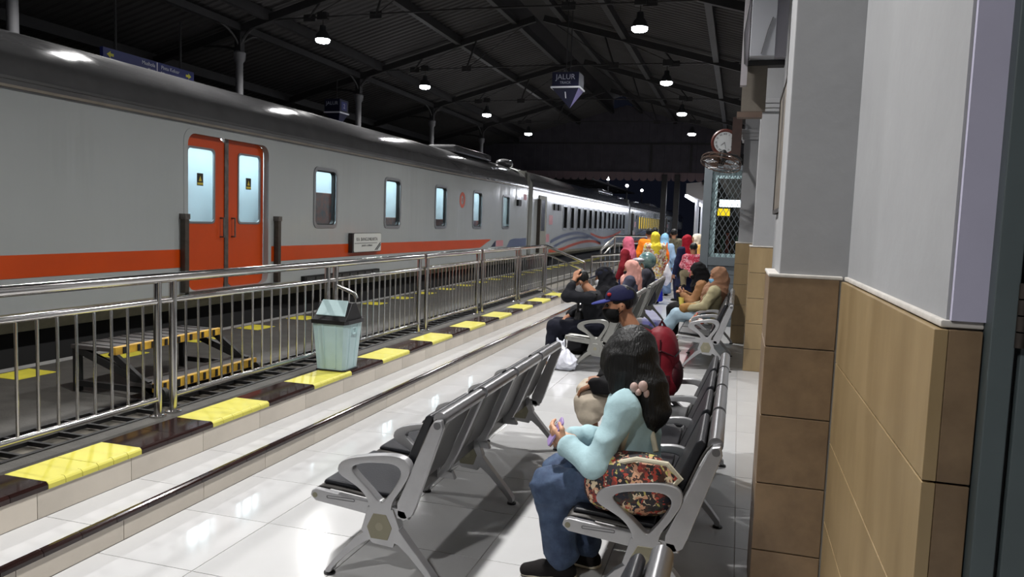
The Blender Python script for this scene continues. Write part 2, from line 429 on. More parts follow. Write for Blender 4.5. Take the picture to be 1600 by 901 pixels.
# ================================================================ ROOF
RX, RZ, RS = -4.4, 6.12, 0.277
def roofz(x): return RZ - RS*abs(x-RX)
YB = [-5.9] + TRUSS_Y + [29.75]
mon = MB().add([(-5.05,-5.9,6.42),(-4.4,-5.9,6.62),(-3.75,-5.9,6.42),(-5.05,29.75,6.42),(-4.4,29.75,6.62),(-3.75,29.75,6.42)], [(0,1,4,3),(1,2,5,4)]).build('ceiling', M_ROOF); tag(mon, kind='structure')
def sheet(xa, xb, y0, y1):
    pts = []; yv = y0
    while yv < y1-.01:
        pts += [(yv,0),(yv+.10,0),(yv+.125,.028),(yv+.155,.028),(yv+.18,0)]; yv += .18
    vs = []; fs = []
    for (yy, dz) in pts: vs += [(xa, min(yy,y1), roofz(xa)+.09-dz), (xb, min(yy,y1), roofz(xb)+.09-dz)]
    for i in range(len(pts)-1): fs.append((2*i, 2*i+1, 2*i+3, 2*i+2))
    return MB().add(vs, fs)
for i in range(len(YB)-1):
    for xa, xb in ((-9.0, -4.95), (-3.85, 0.55), (-13.4, -9.0)):
        sheet(xa, xb, YB[i], YB[i+1]).build('roof_sheet', M_ROOF, mon)
for x, zt in ((-8.15,-.02),(-6.25,-.02),(-4.95,.02),(-3.85,.02),(-2.55,-.02),(-0.65,-.02),(-10.6,-.02),(-12.4,-.02)):
    MB().box(x-.055, x+.055, -5.9, 29.75, roofz(x)-.10+zt, roofz(x)+.05).build('purlin', M_DKIRON, mon)
for x in (-4.95, -3.85):
    MB().box(x-.03, x+.03, -5.9, 29.75, roofz(x)+.05, 6.45).build('monitor_side', mat('monitor_boards', (40,38,40), .8), mon)
# trusses
def truss(Y, label):
    t = thing('roof_truss', label, 'truss', (RX, Y, 4.9), 'iron roof trusses')
    for s in (-1, 1):
        x1 = RX + s*4.35
        rf = MB().bar((RX+s*.1, Y, roofz(RX+s*.1)-.10), (x1, Y, roofz(x1)-.10), .09, .13).build('rafter', M_DKIRON, t)
        for u, w in ((.33,.40),(.62,.66)):
            xa = RX+s*4.35*u; xb = RX+s*4.35*(u+.05)
            MB().tube([(xa,Y,roofz(xa)-.14),(xb,Y,4.97)], .022, 6).build('strut', M_DKIRON, t)
            MB().box(xb-.11, xb+.11, Y-.012, Y+.012, 4.91, 5.03).build('gusset_plate', M_DKIRON, t)
        xd = RX+s*4.35*.38
        MB().tube([(xd,Y,4.97),(RX+s*.3,Y,roofz(RX)-.22)], .010, 6).build('brace_rod', M_DKIRON, t)
        MB().tube([(RX+s*4.35*.67,Y,4.97),(RX+s*4.35*.38,Y,roofz(RX+s*1.6)-.14)], .010, 6).build('brace_rod', M_DKIRON, t)
    MB().tube([(RX-4.0,Y,4.96),(RX,Y,5.0),(RX+4.2,Y,4.96)], .016, 6).build('tie_rod', M_DKIRON, t)
    xl = -13.2
    MB().bar((-8.75,Y,roofz(-8.75)-.10),(xl,Y,roofz(xl)-.10),.09,.13).build('rafter', M_DKIRON, t)
    return t
ordw = ['above the camera', 'over the near benches', 'just out of view above the orange door', 'nearest in view, over the train windows', 'second in view, over the small windows', 'third in view behind the track sign', 'farthest before the dark gable']
for Y, wd in zip(TRUSS_Y, ordw): truss(Y, 'dark iron roof truss with thin tie rod, ' + wd)
# iron columns behind the train
M_COLP = mat('grey_column_paint', (88,88,90), .55, var=.1, scale=4)
cw = ['beside the left picture edge', 'right of the long blue sign', 'beside the track two sign', 'third from the blue sign', 'fourth from the blue sign']
for Y, wd in zip(TRUSS_Y[2:], cw):
    x = -8.72
    t = thing('iron_column', 'slim grey iron column with arched brackets behind the train, ' + wd, 'column', (x, Y, ZP), 'columns behind the train')
    MB().lathe([(.12,ZP),(.12,ZP+.3),(.085,ZP+.34),(.065,4.25),(.10,4.30),(.11,4.42),(.07,4.45)], (x,Y,0), 14).build('shaft', M_COLP, t, smooth=True)
    MB().box(x-.06,x+.06,Y-.06,Y+.06,4.4,roofz(x)-.1).build('post_head', M_DKIRON, t)
    for s in (-1, 1):
        arc = [(x+s*(.75-.75*math.cos(a)), Y, 4.42+ (roofz(x+s*.75)-.16-4.42)*math.sin(a)) for a in [PI/2*q/8 for q in range(9)]]
        MB().tube(arc, .028, 6).build('arched_bracket', M_DKIRON, t)
        arc = [(x, Y+s*(.75-.75*math.cos(a)), 4.42+.42*math.sin(a)) for a in [PI/2*q/8 for q in range(9)]]
        MB().tube(arc, .025, 6).build('arched_bracket', M_DKIRON, t)
eb = MB().box(-8.78,-8.66,-5.9,29.7,4.80,4.92).build('eaves_beam', M_DKIRON, mon)
# gable at the far end
YG = 29.75
gb = MB().box(-13.4, .5, YG, YG+.08, 3.66, 3.76).build('wall_gable', mat('gable_boards', (58,55,62), .85, var=.2, scale=3)); tag(gb, kind='structure')
xx = -13.4
while xx < .5:
    x1 = min(xx+.30, .5)
    MB().add([(xx+.004,YG,3.75),(x1-.004,YG,3.75),(x1-.004,YG,roofz(x1)+.1),(xx+.004,YG,roofz(xx)+.1),(xx+.004,YG+.03,3.75),(x1-.004,YG+.03,3.75),(x1-.004,YG+.03,roofz(x1)+.1),(xx+.004,YG+.03,roofz(xx)+.1)],
       [(0,1,2,3),(7,6,5,4),(0,4,5,1),(1,5,6,2),(2,6,7,3),(3,7,4,0)]).build('gable_board', MATS['gable_boards'], gb)
    sc_ = [(xx+.004,3.67),(xx+.004,3.47)] + [(xx+.15-.146*math.cos(a), 3.47-.13*math.sin(a)) for a in [PI*q/6 for q in range(1,6)]] + [(x1-.004,3.47),(x1-.004,3.67)]
    MB().prism(sc_, 'xz', YG-.02, YG).build('scalloped_valance_board', mat('valance_boards', (104,88,92), .8), gb)
    xx += .30
MB().box(-13.4,.5,YG-.03,YG,4.72,4.80).build('gable_rail', M_DKIRON, gb)
for x in (-3.4,-1.9): MB().box(x-.05,x+.05,YG-.03,YG,3.7,4.75).build('gable_post', M_DKIRON, gb)
for x, wd in ((-2.84,'left'),(-2.36,'right')):
    t = thing('canopy_post', 'dark square post under the far gable, ' + wd + ' of the pair', 'post', (x,YG,0), 'posts under the far gable')
    MB().box(x-.10,x+.10,YG-.1,YG+.1,0,3.6).build('shaft', M_DKIRON, t); MB().box(x-.15,x+.15,YG-.15,YG+.15,0,.25).build('plinth', M_DKIRON, t)
# ---------------------------------------------------------------- hall lamps
M_LENS = emat('lamp_lens', (246,248,255), 60.0)
M_DOME = mat('lamp_housing', (70,72,74), .4, .6)
def lamp(x, Y, label):
    t = thing('high_bay_lamp', label, 'lamp', (x, Y, LAMP_Z), 'lamps hanging from the trusses')
    z = LAMP_Z
    MB().lathe([(.0,z+.23),(.05,z+.23),(.06,z+.14),(.10,z+.10),(.125,z+.02),(.13,z),(.118,z),(.118,z+.015)], (x,Y,0), 20).build('housing', M_DOME, t, smooth=True)
    MB().lathe([(.122,z+.008),(.120,z-.03),(.10,z-.05),(.06,z-.062),(0,z-.066)], (x,Y,0), 20).build('lens', M_LENS, t, smooth=True)
    MB().tube([(x,Y,z+.22),(x,Y,4.97)], .008, 6).build('hanger', M_DKIRON, t)
    MB().box(x-.09,x+.09,Y-.05,Y+.05,4.93,5.05).build('junction_box', M_DKIRON, t)
    L = bpy.data.lights.new('lamp_beam', 'AREA'); L.shape = 'DISK'; L.size = .22; L.energy = LAMP_W; L.color = (1.0, .98, .96); L.spread = 2.62
    lo = bpy.data.objects.new('lamp_beam', L); col.objects.link(lo); lo.parent = t; lo.location = (0, 0, -.09)
nm = ['behind the camera', 'above the near benches', 'above the litter bin', 'largest', 'second', 'third', 'farthest']
for Y, wd in zip(TRUSS_Y, nm):
    for x, sd in zip(LAMP_X, ('over the train', 'over the waiting area')):
        if Y < 0 and x < -5: continue
        lamp(x, Y, 'round white high bay lamp ' + sd + ', ' + wd + ' of its row')
# ================================================================ TRAIN
XTR = -5.80; XC = -7.30
M_CAR = mat('carriage_grey_paint', (192,194,192), 0.20, var=0.06, scale=1.2, rvar=0.05)
# slow vertical ripples of the thin side sheets, so that lights break into streaks
def rippled(name, rgb, rough, amp):
    m = bpy.data.materials.new(name); m.use_nodes = True; MATS[name] = m; nt = m.node_tree; b = nt.nodes['Principled BSDF']
    geo = nt.nodes.new('ShaderNodeNewGeometry'); mp = nt.nodes.new('ShaderNodeMapping'); mp.inputs['Scale'].default_value = (1, 2.2, .22)
    n = nt.nodes.new('ShaderNodeTexNoise'); n.inputs['Scale'].default_value = 1.6; n.inputs['Detail'].default_value = 3
    bp = nt.nodes.new('ShaderNodeBump'); bp.inputs['Strength'].default_value = amp; bp.inputs['Distance'].default_value = .012
    n3 = nt.nodes.new('ShaderNodeTexNoise'); n3.inputs['Scale'].default_value = .9; n3.inputs['Detail'].default_value = 5
    mx = nt.nodes.new('ShaderNodeMix'); mx.data_type = 'RGBA'; c = lin(rgb)
    mx.inputs[6].default_value = (*c,1); mx.inputs[7].default_value = (*[v*.88 for v in c],1)
    nt.links.new(geo.outputs['Position'], mp.inputs[0]); nt.links.new(mp.outputs[0], n.inputs['Vector']); nt.links.new(geo.outputs['Position'], n3.inputs['Vector'])
    nt.links.new(n.outputs[0], bp.inputs['Height']); nt.links.new(bp.outputs[0], b.inputs['Normal'])
    nt.links.new(n3.outputs[0], mx.inputs[0]); nt.links.new(mx.outputs[2], b.inputs['Base Color'])
    b.inputs['Roughness'].default_value = rough; return m
M_CARSIDE = rippled('carriage_side_sheet', (158,162,162), 0.15, 0.8)
M_CARROOF = mat('carriage_roof_paint', (82,82,83), 0.14, var=.18, scale=2, rvar=.08, bump=.1, bscale=3)
M_ORANGE = mat('carriage_orange_paint', (184,66,13), 0.28, var=.06, scale=2)
M_CBLUE = mat('carriage_blue_grey_paint', (78,88,114), 0.3)
M_SKIRT = mat('dirty_skirt_paint', (134,130,112), .6, var=.25, scale=4)
M_RUBBER = mat('window_rubber', (24,24,25), .5)
M_ALU = mat('window_aluminium', (150,152,154), .3, .8)
M_INT = mat('carriage_interior', (210,226,232), .6)
M_PANE = glass('clear_pane', (238,245,247))
M_PANED = mat('dark_tinted_pane', (14,16,18), .06)
M_SEAM = mat('worn_steel', (112,108,104), .4, .8, var=.35, scale=12)
M_UNDER = mat('underframe_black', (14,14,14), .8)
def carriage(y0, y1, label, openings, glow=None):
    """openings: list of (ya, yb, za, zb) cut through the near side."""
    t = thing('train_carriage', label, 'train', (XTR, (y0+y1)/2, 0), 'carriages of the train')
    zb, zt = 0.68, 2.53
    ys = sorted({y0, y1} | {o[0] for o in openings} | {o[1] for o in openings})
    zs = sorted({zb, zt} | {o[2] for o in openings} | {o[3] for o in openings})
    mb = MB()
    for i in range(len(ys)-1):
        for j in range(len(zs)-1):
            cy, cz = (ys[i]+ys[i+1])/2, (zs[j]+zs[j+1])/2
            if any(o[0] < cy < o[1] and o[2] < cz < o[3] for o in openings): continue
            mb.add([(XTR,ys[i],zs[j]),(XTR,ys[i+1],zs[j]),(XTR,ys[i+1],zs[j+1]),(XTR,ys[i],zs[j+1])], [(0,1,2,3)])
            mb.add([(XTR-.07,ys[i],zs[j]),(XTR-.07,ys[i+1],zs[j]),(XTR-.07,ys[i+1],zs[j+1]),(XTR-.07,ys[i],zs[j+1])], [(3,2,1,0)])
    for a, b_, c, d in openings:   # reveals
        mb.add([(XTR,a,c),(XTR,b_,c),(XTR,b_,d),(XTR,a,d),(XTR-.07,a,c),(XTR-.07,b_,c),(XTR-.07,b_,d),(XTR-.07,a,d)], [(0,4,5,1),(1,5,6,2),(2,6,7,3),(3,7,4,0)])
    mb.build('side_wall', M_CARSIDE, t)
    MB().box(2*XC-XTR, 2*XC-XTR+.07, y0, y1, zb, zt).build('far_side_wall', M_CAR, t)
    MB().prism([(XTR,.68),(XTR-.01,.60),(XTR-.10,.50),(XTR-.16,.50),(XTR-.10,.68)], 'xz', y0, y1).build('skirt', M_SKIRT, t)
    # eaves mouldings, roof shell
    MB().box(XTR-.02, XTR+.016, y0, y1, 2.548, 2.572).build('eaves_moulding', mat('eaves_trim', (120,112,100), .4, var=.2, scale=6), t)
    MB().box(XTR-.02, XTR+.022, y0, y1, 2.615, 2.640).build('eaves_moulding', mat('eaves_trim_dark', (64,64,64), .4), t)
    pr = [(XTR+.006, 2.53), (XTR+.012, 2.63)]
    for q in range(0, 19):
        a = PI*q/18; pr.append((XC+1.49*math.cos(a)*1.0, 2.63+.632*math.sin(a)**.92))
    pr += [(2*XC-XTR-.012, 2.63), (2*XC-XTR, 2.53)]
    n = len(pr); vs = [(x, y0, z) for x, z in pr] + [(x, y1, z) for x, z in pr]
    MB().add(vs, [(i, i+1, n+i+1, n+i) for i in range(n-1)]).build('roof', M_CARROOF, t, smooth=True)
    en = MB().prism([(XTR,.6)]+pr[1:-1]+[(2*XC-XTR,.6)], 'xz', y0, y0+.03).prism([(XTR,.6)]+pr[1:-1]+[(2*XC-XTR,.6)], 'xz', y1-.03, y1)
    en.build('end_wall', M_CAR, t)
    MB().box(2*XC-XTR+.05, XTR-.07, y0+.03, y1-.03, .62, .70).build('floor_pan', M_UNDER, t)
    MB().box(XC-.9, XTR-.28, y0+3.4, y1-3.4, .05, .52).box(XC-1.2, XTR-.3, y0+.4, y0+3.3, -.4, .55).box(XC-1.2, XTR-.3, y1-3.3, y1-.4, -.4, .55).build('underframe', M_UNDER, t)
    return t
def window(t, a, b, c, d, pane, r=.07, depth=.05):
    wn = MB().ring(rrect(a-.035,b+.035,c-.035,d+.035,r+.03), rrect(a+.012,b-.012,c+.012,d-.012,r), 'yz', XTR-.01, XTR+.012).build('window', M_ALU, t, smooth=False)
    MB().ring(rrect(a,b,c,d,.02), rrect(a+.028,b-.028,c+.028,d-.028,r*.9), 'yz', XTR-depth-.01, XTR-.012).build('rubber_seal', M_RUBBER, wn)
    MB().box(XTR-depth, XTR-depth+.006, a, b, c, d).build('pane', pane, wn)
    return wn
WINS = [(9.63+2.245*k, 10.22+2.245*k, 1.445, 2.245) for k in range(5)]
DOOR = (7.02, 8.52, .70, 2.445)
car1 = carriage(0.9, 21.0, 'nearest grey train carriage with orange doors and an orange stripe', WINS + [DOOR])
for wq in WINS: window(car1, *wq, M_PANE)
# interior seen through the panes
MB().box(-6.95, -6.90, 1.0, 20.9, .70, 2.56).build('interior_partition', M_INT, car1)
MB().box(-6.90, XTR-.08, 1.0, 20.9, 2.54, 2.57).build('interior_ceiling', M_INT, car1)
MB().box(-6.90, XTR-.08, 1.0, 20.9, .70, .72).build('interior_floor', mat('interior_floor_vinyl', (110,120,124), .5), car1)
MB().box(-6.50, -6.38, 1.4, 20.6, 2.49, 2.53).build('ceiling_tube_light', emat('carriage_tube', (232,242,246), 19.0), car1)
MB().box(-6.90, -6.2, 7.36, 7.40, .72, 2.54).build('interior_bulkhead', M_INT, car1)
M_KIT = mat('interior_gear', (70,66,68), .5, var=.5, scale=9, rgb2=(150,74,54))
for ya in (10.3, 12.3, 14.6, 16.9, 19.1):
    MB().box(-6.86, -6.35, ya-.2, ya+1.3, .72, 1.60 if ya > 12.1 else 1.95).build('equipment_rack', M_KIT, car1, bevel=.02)
# orange stripe with slanted end, blue-grey panel, flag decal
MB().prism([(.92,.975),(7.0,.975),(7.0,1.172),(.92,1.172)], 'yz', XTR, XTR+.004).build('orange_stripe', M_ORANGE, car1)
MB().prism([(8.54,.975),(16.9,.965),(17.75,1.155),(8.54,1.172)], 'yz', XTR, XTR+.004).build('orange_stripe', M_ORANGE, car1)
MB().prism([(19.0,.90),(20.97,.90),(20.97,1.155),(19.7,1.155),(19.35,1.12)], 'yz', XTR, XTR+.004).build('blue_grey_panel', M_CBLUE, car1)
MB().prism([(17.75,.97),(18.1,.97),(18.1,1.12)], 'yz', XTR, XTR+.004).build('flag_decal', M_NAVY, car1)
MB().prism([(18.15,.97),(18.75,.97),(18.75,1.12),(18.15,1.12)], 'yz', XTR, XTR+.004).build('flag_decal', mat('faded_red_decal', (176,120,124), .4), car1)
MB().prism([(20.55,2.22),(20.85,2.22),(20.85,2.38),(20.55,2.38)], 'yz', XTR, XTR+.004).build('red_decal', MATS['faded_red_decal'], car1)
MB().box(XTR, XTR+.06, 19.85, 20.15, 2.03, 2.2).build('side_display', M_RUBBER, car1, bevel=.01)
MB().box(XTR, XTR+.06, 9.3, 11.6, .60, .74).build('vent_grille', M_UNDER, car1)
for k in range(9): MB().box(XTR+.055, XTR+.07, 9.34+.25*k, 9.55+.25*k, .62, .72).build('vent_louvre', mat('louvre_grey', (46,46,46), .6), car1)
# round orange emblem
em = MB().ring([(15.65+.17*math.cos(2*PI*k/28), 2.03+.17*math.sin(2*PI*k/28)) for k in range(28)], [(15.65+.085*math.cos(2*PI*k/28), 2.03+.10*math.sin(2*PI*k/28)) for k in range(28)], 'yz', XTR, XTR+.004).build('round_emblem', M_ORANGE, car1)
MB().box(XTR, XTR+.005, 15.635, 15.665, 1.99, 2.07).build('emblem_bar', M_ORANGE, em)
# doors
dz0, dz1 = DOOR[2], DOOR[3]; xd = XTR-.075
fr = MB().ring(rrect(DOOR[0]-.06, DOOR[1]+.06, dz0-.05, dz1+.05, .14), rrect(DOOR[0]+.004, DOOR[1]-.004, dz0+.004, dz1-.004, .12), 'yz', XTR-.07, XTR+.005).build('door_surround', M_CARSIDE, car1)
def leaf(a, b, wa, wb, handle_y):
    o, i = rrect(a, b, dz0, dz1, .02), rrect(wa-.012, wb+.012, 1.452, 2.312, .05)
    d = MB().ring(resample(o, 40), resample(i, 40), 'yz', xd-.03, xd).build('door', M_ORANGE, car1)
    MB().ring(rrect(wa-.012,wb+.012,1.452,2.312,.055), rrect(wa+.012,wb-.012,1.476,2.288,.045), 'yz', xd-.012, xd+.008).build('window_gasket', M_ALU, d)
    MB().box(xd-.02, xd-.014, wa-.01, wb+.01, 1.455, 2.31).build('pane', M_PANE, d)
    cy = (wa+wb)/2+.0
    MB().box(xd-.012, xd-.008, cy-.05, cy+.05, 1.88, 2.02).build('warning_sticker', mat('sticker_black', (36,34,28), .6), d)
    MB().box(xd-.008, xd-.006, cy-.045, cy+.045, 1.89, 1.915).build('warning_sticker', mat('sticker_yellow', (190,170,60), .6), d)
    MB().prism([(cy-.025,1.93),(cy+.025,1.93),(cy,1.99)], 'yz', xd-.008, xd-.006).build('warning_sticker', MATS['sticker_yellow'], d)
    MB().tube([(xd,handle_y,1.30),(xd+.05,handle_y,1.30),(xd+.05,handle_y,1.52),(xd,handle_y,1.52)], .011, 8).build('handle', M_SEAM, d)
    return d
leaf(7.03, 7.74, 7.10, 7.56, 7.67); leaf(7.80, 8.51, 8.00, 8.44, 7.88)
MB().box(xd-.03, xd+.012, 7.735, 7.805, dz0, dz1).build('door_seam', M_SEAM, car1)
MB().box(XTR-.08, XTR+.05, 6.98, 8.56, .655, .70).build('door_sill', M_SEAM, car1)
M_GRAB = mat('dull_grab_rail', (84,78,72), .45, .7, var=.2, scale=14)
for ya in (6.93, 8.67):
    gp = MB().box(XTR+.005, XTR+.075, ya-.035, ya+.035, .70, 1.555).build('grab_post', M_GRAB, car1, bevel=.012)
    MB().box(XTR+.0, XTR+.08, ya-.04, ya+.04, 1.50, 1.56).build('post_cap', M_SEAM, gp)
# destination board
bd = MB().box(XTR+.004, XTR+.075, 10.62, 11.60, 1.03, 1.335).build('destination_board', mat('board_frame', (46,40,40), .5), car1, bevel=.006)
MB().prism(rrect(10.66,11.59,1.04,1.33,.03), 'yz', XTR+.075, XTR+.080).build('board_face', mat('board_face', (196,198,194), .35), bd)
M_INK = mat('ink_black', (28,28,30), .6)
RY = (PI/2, 0, PI/2)
text('board_lettering', 'KA. BANGUNKARTA', .078, (XTR+.081, 11.10, 1.235), RY, M_INK, bd)
text('board_lettering', 'JAKARTA - JOMBANG', .038, (XTR+.081, 11.10, 1.135), RY, M_INK, bd)
MB().box(XTR+.080, XTR+.0815, 10.68, 11.45, 1.172, 1.180).build('board_rule', M_INK, bd)
MB().prism([(11.36,1.055),(11.40,1.055),(11.57,1.165),(11.57,1.19)], 'yz', XTR+.080, XTR+.0815).prism([(11.42,1.055),(11.455,1.055),(11.58,1.135),(11.575,1.158)], 'yz', XTR+.080, XTR+.0815).build('board_stripes', M_INK, bd)
# roof gear near the coupling
rg = MB().box(-6.9,-6.2,16.2,18.8,3.1,3.28).build('roof_equipment', M_CARROOF, car1, bevel=.06)
MB().sph((-6.4,20.6,3.22),(.22,.5,.12)).build('roof_horn_cover', M_CARROOF, car1, smooth=True)
# gangway
def gangway(y, nth):
    t = thing('gangway', 'grey gangway bellows between carriages, ' + nth, 'gangway', (XC, y, .6), 'gangways between carriages')
    MB().box(XC-1.28, XTR-.12, y+.012, y+.14, .62, 3.02).build('bellows', mat('gangway_canvas', (86,86,80), .7, var=.15, scale=5), t)
    for q in range(2): MB().box(XC-1.29, XTR-.10, y+.03+.06*q, y+.05+.06*q, .6, 3.05).build('bellows_rib', MATS['gangway_canvas'], t)
    MB().box(XC-1.29, XTR-.09, y+.14, y+.46, .62, 3.02).build('bellows', MATS['gangway_canvas'], t)
gangway(21.005, 'nearest of two'); 
def livery(t, y0, k=1.0):
    def rib(pts, wd, m, nm):
        P = smooth_poly([(y0+a, z) for a, z in pts], 3, False); o = []
        top = [(y, z+wd/2) for y, z in P]; bot = [(y, z-wd/2) for y, z in P]
        n = len(P); vs = [(XTR+.004, y, z) for y, z in top] + [(XTR+.004, y, z) for y, z in bot]
        MB().add(vs, [(i, i+1, n+i+1, n+i) for i in range(n-1)]).build(nm, m, t)
    rib([(2.4,1.00),(4.0,1.18),(5.9,1.28),(7.8,1.24),(10.1,1.04),(12.0,.77)], .11, M_CBLUE, 'blue_wave')
    rib([(2.9,.84),(4.6,1.02),(6.8,1.11),(8.9,1.07)], .09, M_CBLUE, 'blue_wave')
    rib([(2.2,.71),(3.7,.69),(5.7,.84),(7.9,.94),(10.0,.92),(11.7,.79)], .10, M_ORANGE, 'orange_wave')
    rib([(9.3,1.24),(11.6,1.02),(14.0,1.04),(17.5,1.30)], .09, M_ORANGE, 'orange_wave')
    rib([(12.6,.86),(15.5,1.06),(18.9,1.14)], .09, M_CBLUE, 'blue_wave')
    rib([(12.8,.72),(15.5,.90),(18.9,1.0)], .07, M_CBLUE, 'blue_wave')
def coach(y0, label, pane, nwin=13, w0=4.1, pitch=1.17):
    ops = [(y0+w0+pitch*k, y0+w0+.62+pitch*k, 1.43, 2.19) for k in range(nwin)]
    t = carriage(y0, y0+20.2, label, ops)
    for o in ops: window(t, *o, pane, r=.05)
    MB().box(XTR, XTR+.03, y0+.75, y0+1.65, .62, 2.42).build('door_frame', mat('coach_door_grey', (130,130,120), .5), t, bevel=.01)
    MB().box(XTR+.03, XTR+.036, y0+.98, y0+1.42, 1.35, 2.3).build('door_pane', M_PANED, t)
    MB().box(XTR, XTR+.10, y0+.60, y0+.66, .7, 2.3).build('grab_post', M_GRAB, t)
    MB().box(XTR, XTR+.05, y0+2.65, y0+3.0, 2.02, 2.22).build('side_display', M_RUBBER, t)
    MB().box(XTR, XTR+.05, y0+3.25, y0+3.6, 2.02, 2.22).build('side_display', M_RUBBER, t)
    MB().prism([(y0+2.1,1.55),(y0+2.6,1.55),(y0+2.6,1.85),(y0+2.1,1.85)], 'yz', XTR, XTR+.004).build('red_decal', MATS['faded_red_decal'], t)
    MB().box(XTR, XTR+.004, y0+1.8, y0+2.2, 1.0, 1.25).build('red_decal', MATS['faded_red_decal'], t)
    MB().box(-6.9,-6.2, y0+13, y0+17, 3.08, 3.26).build('roof_equipment', M_CARROOF, t, bevel=.06)
    livery(t, y0)
    return t
coach(21.48, 'second carriage with blue and orange wave stripes and dark narrow windows', M_PANED)
gangway(41.70, 'farthest of two')
M_YGLOW = emat('yellow_lit_pane', (250,214,60), 2.2)
coach(42.18, 'third carriage with yellow lit windows far along the platform', M_YGLOW)
coach(62.9, 'farthest carriage, pale and tiny at the end of the train', M_PANED)
# rails
for i, x in enumerate((-7.84, -6.77)):
    r = MB().box(x-.035, x+.035, -6, 110, -.75, -.60).build('steel_rail', M_SEAM); tag(r, ('steel rail under the train nearer to the platform' if i else 'steel rail under the train on the far side'), 'rail')
# ================================================================ RAILINGS
XR = -3.45; ZR, ZM, ZB = 1.17, 1.025, 0.405
def railing(ya, yb, label, left_cap=True):
    t = thing('platform_railing', label, 'railing', (XR, (ya+yb)/2, ZP), 'stainless railing sections along the platform')
    for y in (ya, yb):
        p = MB().tube([(XR,y,ZP-.005),(XR,y,ZR-.02)], .025, 12).build('post', M_STEEL, t, smooth=True)
        MB().lathe([(.05,ZP-.005),(.05,ZP+.004),(.03,ZP+.010)], (XR,y,0), 14).build('base_flange', M_STEEL, p, smooth=True)
    MB().tube([(XR,ya-.07,ZR),(XR,yb+.07,ZR)], .031, 14).build('top_rail', M_STEEL, t, smooth=True)
    MB().tube([(XR,ya-.07,ZM),(XR,yb+.07,ZM)], .019, 10).build('middle_rail', M_STEEL, t, smooth=True)
    MB().tube([(XR,ya,ZB),(XR,yb,ZB)], .019, 10).build('bottom_rail', M_STEEL, t, smooth=True)
    n = int(round((yb-ya)/.122)); first = None
    for k in range(1, n):
        y = ya + (yb-ya)*k/n
        if first is None:
            first = MB().tube([(XR,y,ZB),(XR,y,ZM)], .0085, 8, caps=False).build('baluster', M_STEEL, t, smooth=True); y_f = y
        else:
            c = first.copy(); col.objects.link(c); c.parent = t; c.location = (0, y-y_f, 0)
    return t
railing(1.95, 3.905, 'stainless railing section at the left picture edge')
railing(4.04, 5.96, 'stainless railing section in front of the portable step')
r3 = railing(6.10, 7.98, 'stainless railing section directly behind the litter bin')
railing(8.20, 10.0, 'stainless railing section second beyond the litter bin')
railing(10.22, 11.95, 'stainless railing section third beyond the litter bin')
r6 = railing(12.12, 13.78, 'farthest level stainless railing section, before the slanted end')
MB().tube([(XR,6.10,.98),(XR+.16,6.16,.90),(XR+.18,6.16,.86)], .019, 10).build('grab_stub', M_STEEL, r3, smooth=True)
def slanted(name, label, pts, posts, zdrop, grp=None):
    t = thing(name, label, 'railing', posts[0], grp)
    MB().tube(pts, .028, 12).build('top_rail', M_STEEL, t, smooth=True)
    MB().tube([(x,y,z-zdrop) for x,y,z in pts], .017, 8).build('middle_rail', M_STEEL, t, smooth=True)
    lo = [(p[0],p[1],p[2]+.10) for p in posts]
    MB().tube(lo, .017, 8).build('bottom_rail', M_STEEL, t, smooth=True)
    for p, q in zip(posts, pts): MB().tube([p, q], .024, 10).build('post', M_STEEL, t, smooth=True)
    for a in range(len(pts)-1):
        A, B, C, D = Vector(lo[a]), Vector(lo[a+1]), Vector(pts[a]), Vector(pts[a+1])
        n = max(2, int((B-A).length/.115))
        for k in range(1, n):
            u = k/n; b0 = A.lerp(B,u); b1 = C.lerp(D,u)-Vector((0,0,zdrop))
            MB().tube([b0,b1], .0085, 6, caps=False).build('baluster', M_STEEL, t, smooth=True)
    return t
slanted('stair_railing', 'slanted stainless end railing coming down the steps', [(XR,13.92,1.17),(-2.72,13.92,.90)], [(XR,13.92,ZP),(-2.72,13.92,.0)], .15)
slanted('ramp_railing', 'low stainless ramp railing beyond the gap in the fence', [(-3.15,17.0,.90),(-2.3,17.0,1.0)], [(-3.15,17.0,.04),(-2.3,17.0,.0)], .15)
slanted('ramp_railing', 'tall stainless railing rising behind the standing people', [(-3.4,19.6,.95),(-3.05,19.6,1.33),(-2.2,19.6,1.36)], [(-3.4,19.6,.1),(-3.05,19.6,.05),(-2.2,19.6,.0)], .18)

# ================================================================ LITTER BIN
t = thing('litter_bin', 'pale teal litter bin with black swing lid on the tiled edge', 'bin', (-3.2, 5.72, ZP))
M_BIN = mat('teal_plastic', (164,188,190), .35, var=.08, scale=5)
M_BINK = mat('black_plastic', (22,22,24), .4)
bx, by = -3.215, 5.73
def frus(h0, h1, z0, z1, c=(bx,by), rr=.02, inner=None):
    n = 24; a = resample(rrect(-h0[0],h0[0],-h0[1],h0[1],rr), n); b = resample(rrect(-h1[0],h1[0],-h1[1],h1[1],rr), n)
    vs = [(c[0]+u, c[1]+v, z0) for u, v in a] + [(c[0]+u, c[1]+v, z1) for u, v in b]
    return MB().add(vs, [(i,(i+1)%n,n+(i+1)%n,n+i) for i in range(n)] + [tuple(range(n))[::-1], tuple(range(n,2*n))])
frus((.128,.118),(.158,.146),ZP+.012,ZP+.405).build('body', M_BIN, t, smooth=False)
frus((.136,.126),(.136,.126),ZP,ZP+.014).build('base', M_BINK, t)
for s in (-.05,.05): MB().bar((bx+.130,by+s,ZP+.03),(bx+.157,by+s*1.2,ZP+.39),.012,.008,up=(1,0,0)).build('body_rib', M_BIN, t)
for s in (-.05,.05): MB().bar((bx+s,by-.120,ZP+.03),(bx+s*1.2,by-.146,ZP+.39),.012,.008,up=(0,1,0)).build('body_rib', M_BIN, t)
